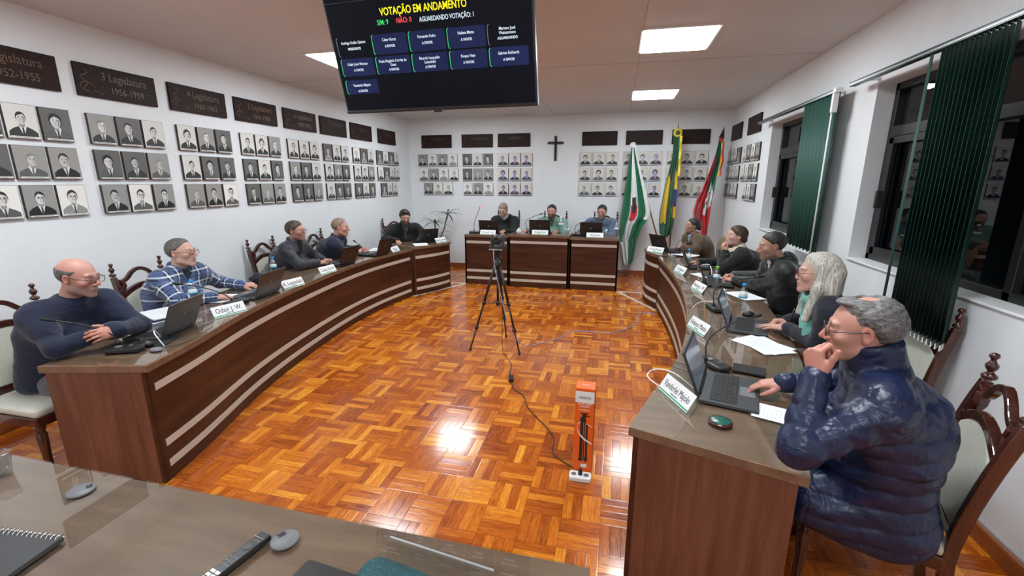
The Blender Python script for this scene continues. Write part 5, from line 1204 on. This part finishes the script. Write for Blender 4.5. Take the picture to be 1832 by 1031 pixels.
def H(s,p,fd,nd,curl=(.3,.4,.3),**k): return dict(s=s,p=p,fd=fd,nd=nd,curl=curl,**k)
up=(0,0,1); FLAT=(.10,.18,.12); FIST=(1.3,1.5,.8); REL=(.35,.5,.35)
SK=(.48,.28,.205); SKr=(.53,.285,.225); SKp=(.57,.36,.285); SKt=(.41,.24,.175)

# left side
person('bald bearded person in a navy sweater and glasses, arms folded on the left desk',(-3.42,1.95),(1,-.02),(-3.22,2.025,1.17),(.93,.34),SKr,hpitch=-.2,hair=('ring','salt'),jacket='navy_knit',trousers='grey',belly=.7,build=1.02,
  hands=[H(-1,(-2.94,1.99,.86),(.0,-1,.1),(1,0,.5),(.5,.7,.4),el=(.4,.8,-.9)),H(1,(-2.98,1.98,.865),(-.2,1,-.1),(.6,0,1),(.3,.5,.3),el=(.4,-.8,-.9))],beard=.6,bc=(.30,.25,.23),glasses=('black',(.019,.026)),fat=1.05,res=.010,hres=.004)
person('grey haired person in a blue and white plaid shirt at the left desk',(-3.74,2.98),(.99,.12),(-3.55,3.00,1.165),(.96,.30),SKp,hair=('recede','salt'),jacket='plaid',belly=1.0,build=1.08,collar=.012,neck_cut=.14,shirt='dgreen',
  hands=[H(1,(-3.29,3.00,.795),(.75,.65,-.05),up,(.45,.6,.4),el=(.2,-.6,-.9)),H(-1,(-3.40,3.42,.80),(.85,.5,-.05),(.2,-.2,1),(.6,.8,.5),el=(-.2,.9,-.6))],glasses=('red_frame',(.017,.026)),fat=1.08,res=.010,hres=.004)
person('person with brown hair and glasses in a charcoal quilted jacket at the left desk',(-3.86,4.52),(.95,.2),(-3.68,4.57,1.18),(.97,.20),SK,hair=('short','brown'),jacket='grey_quilt',belly=.45,build=1.04,collar=.018,neck_cut=.22,shirt='black',quilt=.006,
  hands=[H(1,(-3.47,4.62,.80),(.6,.75,0),(.3,-.2,1),(.8,.8,.5),el=(.3,-.7,-.8)),H(-1,(-3.50,4.78,.805),(.85,.2,0),(-.2,.3,1),(.7,.7,.5),el=(-.2,.8,-.7))],beard=.55,bc=(.22,.13,.09),glasses=('red_frame',(.014,.025)),fat=1.04)
person('balding person in a navy quarter zip pullover, hands clasped, looking towards the back table',(-3.84,5.32),(.9,.3),(-3.56,5.28,1.155),(.90,.38),SKr,hpitch=-.12,hair=('recede','sandy'),jacket='navy_fleece',belly=.45,build=1.05,collar=.014,
  hands=[H(1,(-3.52,5.52,.80),(.6,.75,0),(.3,-.2,1),(.8,.8,.5),el=(.3,-.7,-.8)),H(-1,(-3.55,5.68,.81),(.85,.2,0),(-.2,.3,1),(.7,.7,.5),el=(-.2,.8,-.7))],fat=1.08)
person('dark haired bearded person in a black overcoat beside the corner plant',(-3.62,7.20),(.72,-.70),(-3.47,6.98,1.165),(.62,-.78),SK,hpitch=-.28,closed=True,hair=('messy','dark'),jacket='black',belly=.4,build=1.1,collar=.02,neck_cut=.24,shirt='midgrey',sh=.43,
  hands=[H(1,(-3.50,6.72,.80),(.4,-.5,-.1),up,(.5,.6,.4),el=(-.6,-.3,-.8)),H(-1,(-3.20,7.05,.80),(.7,-.5,0),up,REL,el=(.6,.5,-.8))],beard=.85,bc=(.04,.03,.025))
# head table
person('person in a black sweater and white collar, head bowed at the head table',(-2.05,8.12),(0,-1),(-2.02,7.98,1.245),(-.10,-1),SKp,hpitch=-.55,closed=True,hair=('crew','sandy'),jacket='black',belly=.5,shirt='white',neck_cut=.07,build=1.05,
  hands=[H(1,(-2.14,7.68,.905),(0,-1,0),up,REL),H(-1,(-1.92,7.66,.905),(-.1,-1,0),up,REL)],beard=.4,bc=(.25,.15,.11))
person('dark bearded person in a sage green jacket at the middle of the head table',(-1.13,8.12),(0,-1),(-1.13,7.96,1.235),(-.05,-1),SK,hpitch=-.12,closed=True,hair=('crew','dark'),jacket='sage',belly=.4,collar=.022,neck_cut=.16,shirt='midgrey',sh=.42,
  hands=[H(1,(-1.50,7.66,.925),(-.3,-1,0),up,(.4,.5,.3)),H(-1,(-1.00,7.66,.925),(0,-1,0),up,REL)],beard=.92,bc=(.035,.025,.02))
person('person in a blue grey sweater at the right section of the head table',(-.22,8.14),(0,-1),(-.26,7.98,1.24),(-.12,-1),SKt,hpitch=-.22,closed=True,hroll=-.08,hair=('crew','dark'),jacket='bluegrey',belly=.5,sh=.42,build=1.04,
  hands=[H(1,(-.58,7.68,.905),(-.2,-1,0),up,REL),H(-1,(-.25,7.68,.905),(0,-1,0),up,REL)],beard=.3,bc=(.15,.11,.09))
# right side
person('person with pinned back dark hair in a brown blazer before the flags',(1.32,7.22),(-.93,-.35),(1.09,7.06,1.115),(-.97,-.18),SKt,hpitch=.12,hair=('updo','dark'),jacket='brown',belly=.5,collar=.012,neck_cut=.26,shirt='lblue',fem=True,sh=.37,hscale=.95,
  hands=[H(1,(1.02,7.06,.80),(-.85,-.5,0),up,(.4,.5,.3),el=(.2,.8,-.8)),H(-1,(.98,6.92,.81),(-.6,.5,0),(-.2,0,1),(.4,.5,.3),el=(0,-.8,-.8))])
person('person in a black coat and cream scarf resting the chin on one hand',(1.52,5.42),(-1,-.10),(1.285,5.35,1.165),(-.985,-.12),SKp,hpitch=.10,hair=('bob','brown'),jacket='black',belly=.7,scarf='cream',fem=True,sh=.37,collar=.012,hscale=.97,build=1.05,fat=1.06,
  hands=[H(-1,(1.19,5.33,.985),(-.35,.15,.85),(-.85,-.3,.1),(.9,.9,.5),el=(-.2,-.5,-.9)),H(1,(1.02,5.72,.80),(-.95,.15,0),up,REL,el=(.2,.8,-.8))])
person('short dark haired person in a black hooded coat looking down at clasped hands',(1.62,4.28),(-1,-.02),(1.32,4.27,1.21),(-.97,.02),SK,hpitch=-.18,closed=True,hair=('crew','dark'),jacket='coat',belly=.7,build=1.14,hood=True,collar=.02,neck_cut=.16,shirt='white',quilt=.004,sh=.43,
  hands=[H(-1,(1.18,4.72,.80),(-.8,.5,0),(-.1,0,1),(.8,.8,.5),el=(.2,-.8,-.5)),H(1,(1.20,4.88,.82),(-.8,-.3,.0),(-.2,.2,1),(.7,.8,.5),el=(.3,.7,-.6))],beard=.5,bc=(.16,.10,.08),res=.011,hres=.0042)
person('person with long straight grey blond hair, glasses and a mint scarf typing on a laptop',(1.46,2.98),(-1,.06),(1.185,2.97,1.215),(-.95,.16),SKp,hpitch=-.05,hair=('long','blond'),jacket='dress',belly=.6,scarf='mint',fem=True,sh=.36,collar=.008,
  hands=[H(-1,(1.13,3.12,.815),(-.85,.52,-.03),(0,-.05,1),FLAT,spread=.6,h=.0032,el=(.3,-.8,-.6)),H(1,(1.18,3.28,.82),(-.8,.0,.0),(-.2,.1,1),(.9,1.0,.6),el=(.3,.7,-.6),h=.0034)],glasses=('red_frame',(.016,.024)),res=.010,hres=.0038)
person('grey haired person in a shiny navy puffer jacket, fist at mouth, hand on laptop',(1.05,1.84),(-.95,.30),(.870,1.762,1.235),(-.95,.31),SKr,hpitch=-.14,hair=('combover','grey'),jacket='puffer',trousers='jeans',shoes='shoe_w',belly=.9,build=1.10,collar=.045,quilt=.0125,cz=.030,sh=.42,hemz=.41,skirt=True,hscale=1.02,
  hands=[H(-1,(.685,1.60,1.105),(-.10,.25,.80),(-.80,-.35,.15),[(1.1,1.3,.6),(1.25,1.4,.7),(1.3,1.4,.7),(1.35,1.4,.7)],thumb=(.2,.2),el=(-.3,-.5,-1),h=.0028,l=(.30,.25)),
         H(1,(.80,2.18,.83),(-.85,.12,-.18),(.0,.0,1),[(.25,.45,.3),(.45,.6,.4),(.5,.6,.4),(.5,.6,.4)],spread=.3,thumb=(.6,.5),h=.0028,el=(.3,.8,-.6))],glasses=('dgrey',(.015,.025)),fat=1.06,res=.0075,hres=.0032,lean_back=.0)

# chairs
chair(-3.38,1.85,(1,.0),'high-backed cream chair under the bald person, cut by the left edge')
chair(-3.66,2.95,(1,.04),'high-backed chair behind the person in the plaid shirt')
chair(-3.80,4.50,(1,.04),'high-backed chair behind the person in the charcoal quilted jacket')
chair(-3.80,5.45,(1,.06),'high-backed chair behind the person in the navy pullover')
chair(-3.76,7.34,(.72,-.7),'high-backed chair hidden behind the person in the black overcoat')
CB=[chair(-2.04,8.18,(0,-1),'high-backed chair behind the person in the black sweater')]; CB.append(chair(-1.13,8.18,(0,-1),'high-backed chair behind the person in the sage green jacket')); CB.append(chair(-.20,8.20,(0,-1),'high-backed chair behind the person in the blue grey sweater')); [setattr(q,"scale",(1,1,1.1)) for q in CB]
chair(1.60,5.42,(-1,-.1),'high-backed chair behind the person in the black coat'); chair(1.66,4.26,(-1,0),'high-backed chair behind the person in the hooded coat'); chair(1.50,2.98,(-1,.06),'high-backed chair behind the long haired person')
chair(1.10,1.94,(-.94,.342),'high-backed cream chair at the right edge under the puffer jacket wearer')
r=empty('office_chair',(1.40,7.26,0),math.atan2(-.35,-.93)-PI/2,'olive upholstered office chair behind the person in the brown blazer','chair')
MB().ell((0,0,.42),(.24,.24,.05),18).obj('seat',CM['olive'],r); MB().ell((0,-.24,.76),(.21,.045,.19),18).obj('backrest',CM['olive'],r)
MB().tube([(0,-.05,.40),(0,-.28,.42),(0,-.29,.62)],.018,8).obj('back_support','black',r); MB().tube([(0,0,.08),(0,0,.40)],.025,10).obj('pedestal','black',r)
for k in range(5):
    a=2*PI*k/5; l=MB().tube([(0,0,.10),(.26*math.cos(a),.26*math.sin(a),.07)],[.024,.014],8).obj('base_arm','black',r); MB().ell((.26*math.cos(a),.26*math.sin(a),.03),(.028,.028,.028),10).obj('caster','blackm',l)
o=MB().tube([(0,0,0),(.05,.04,.03),(.10,.09,.10)],.004,6).obj('pen','navy_card'); o.location=(-3.41,3.50,Z+.05); tag(o,'blue pen in the hand of the person in plaid','pen')

# lettering becomes plain mesh
bpy.context.view_layer.update(); dg=bpy.context.evaluated_depsgraph_get()
for o in [q for q in bpy.data.objects if q.type=='FONT']:
    me=bpy.data.meshes.new_from_object(o.evaluated_get(dg)); n=bpy.data.objects.new('lettering',me); COL.objects.link(n)
    ml=o.matrix_local.copy(); n.parent=o.parent; n.matrix_local=ml; bpy.data.objects.remove(o)
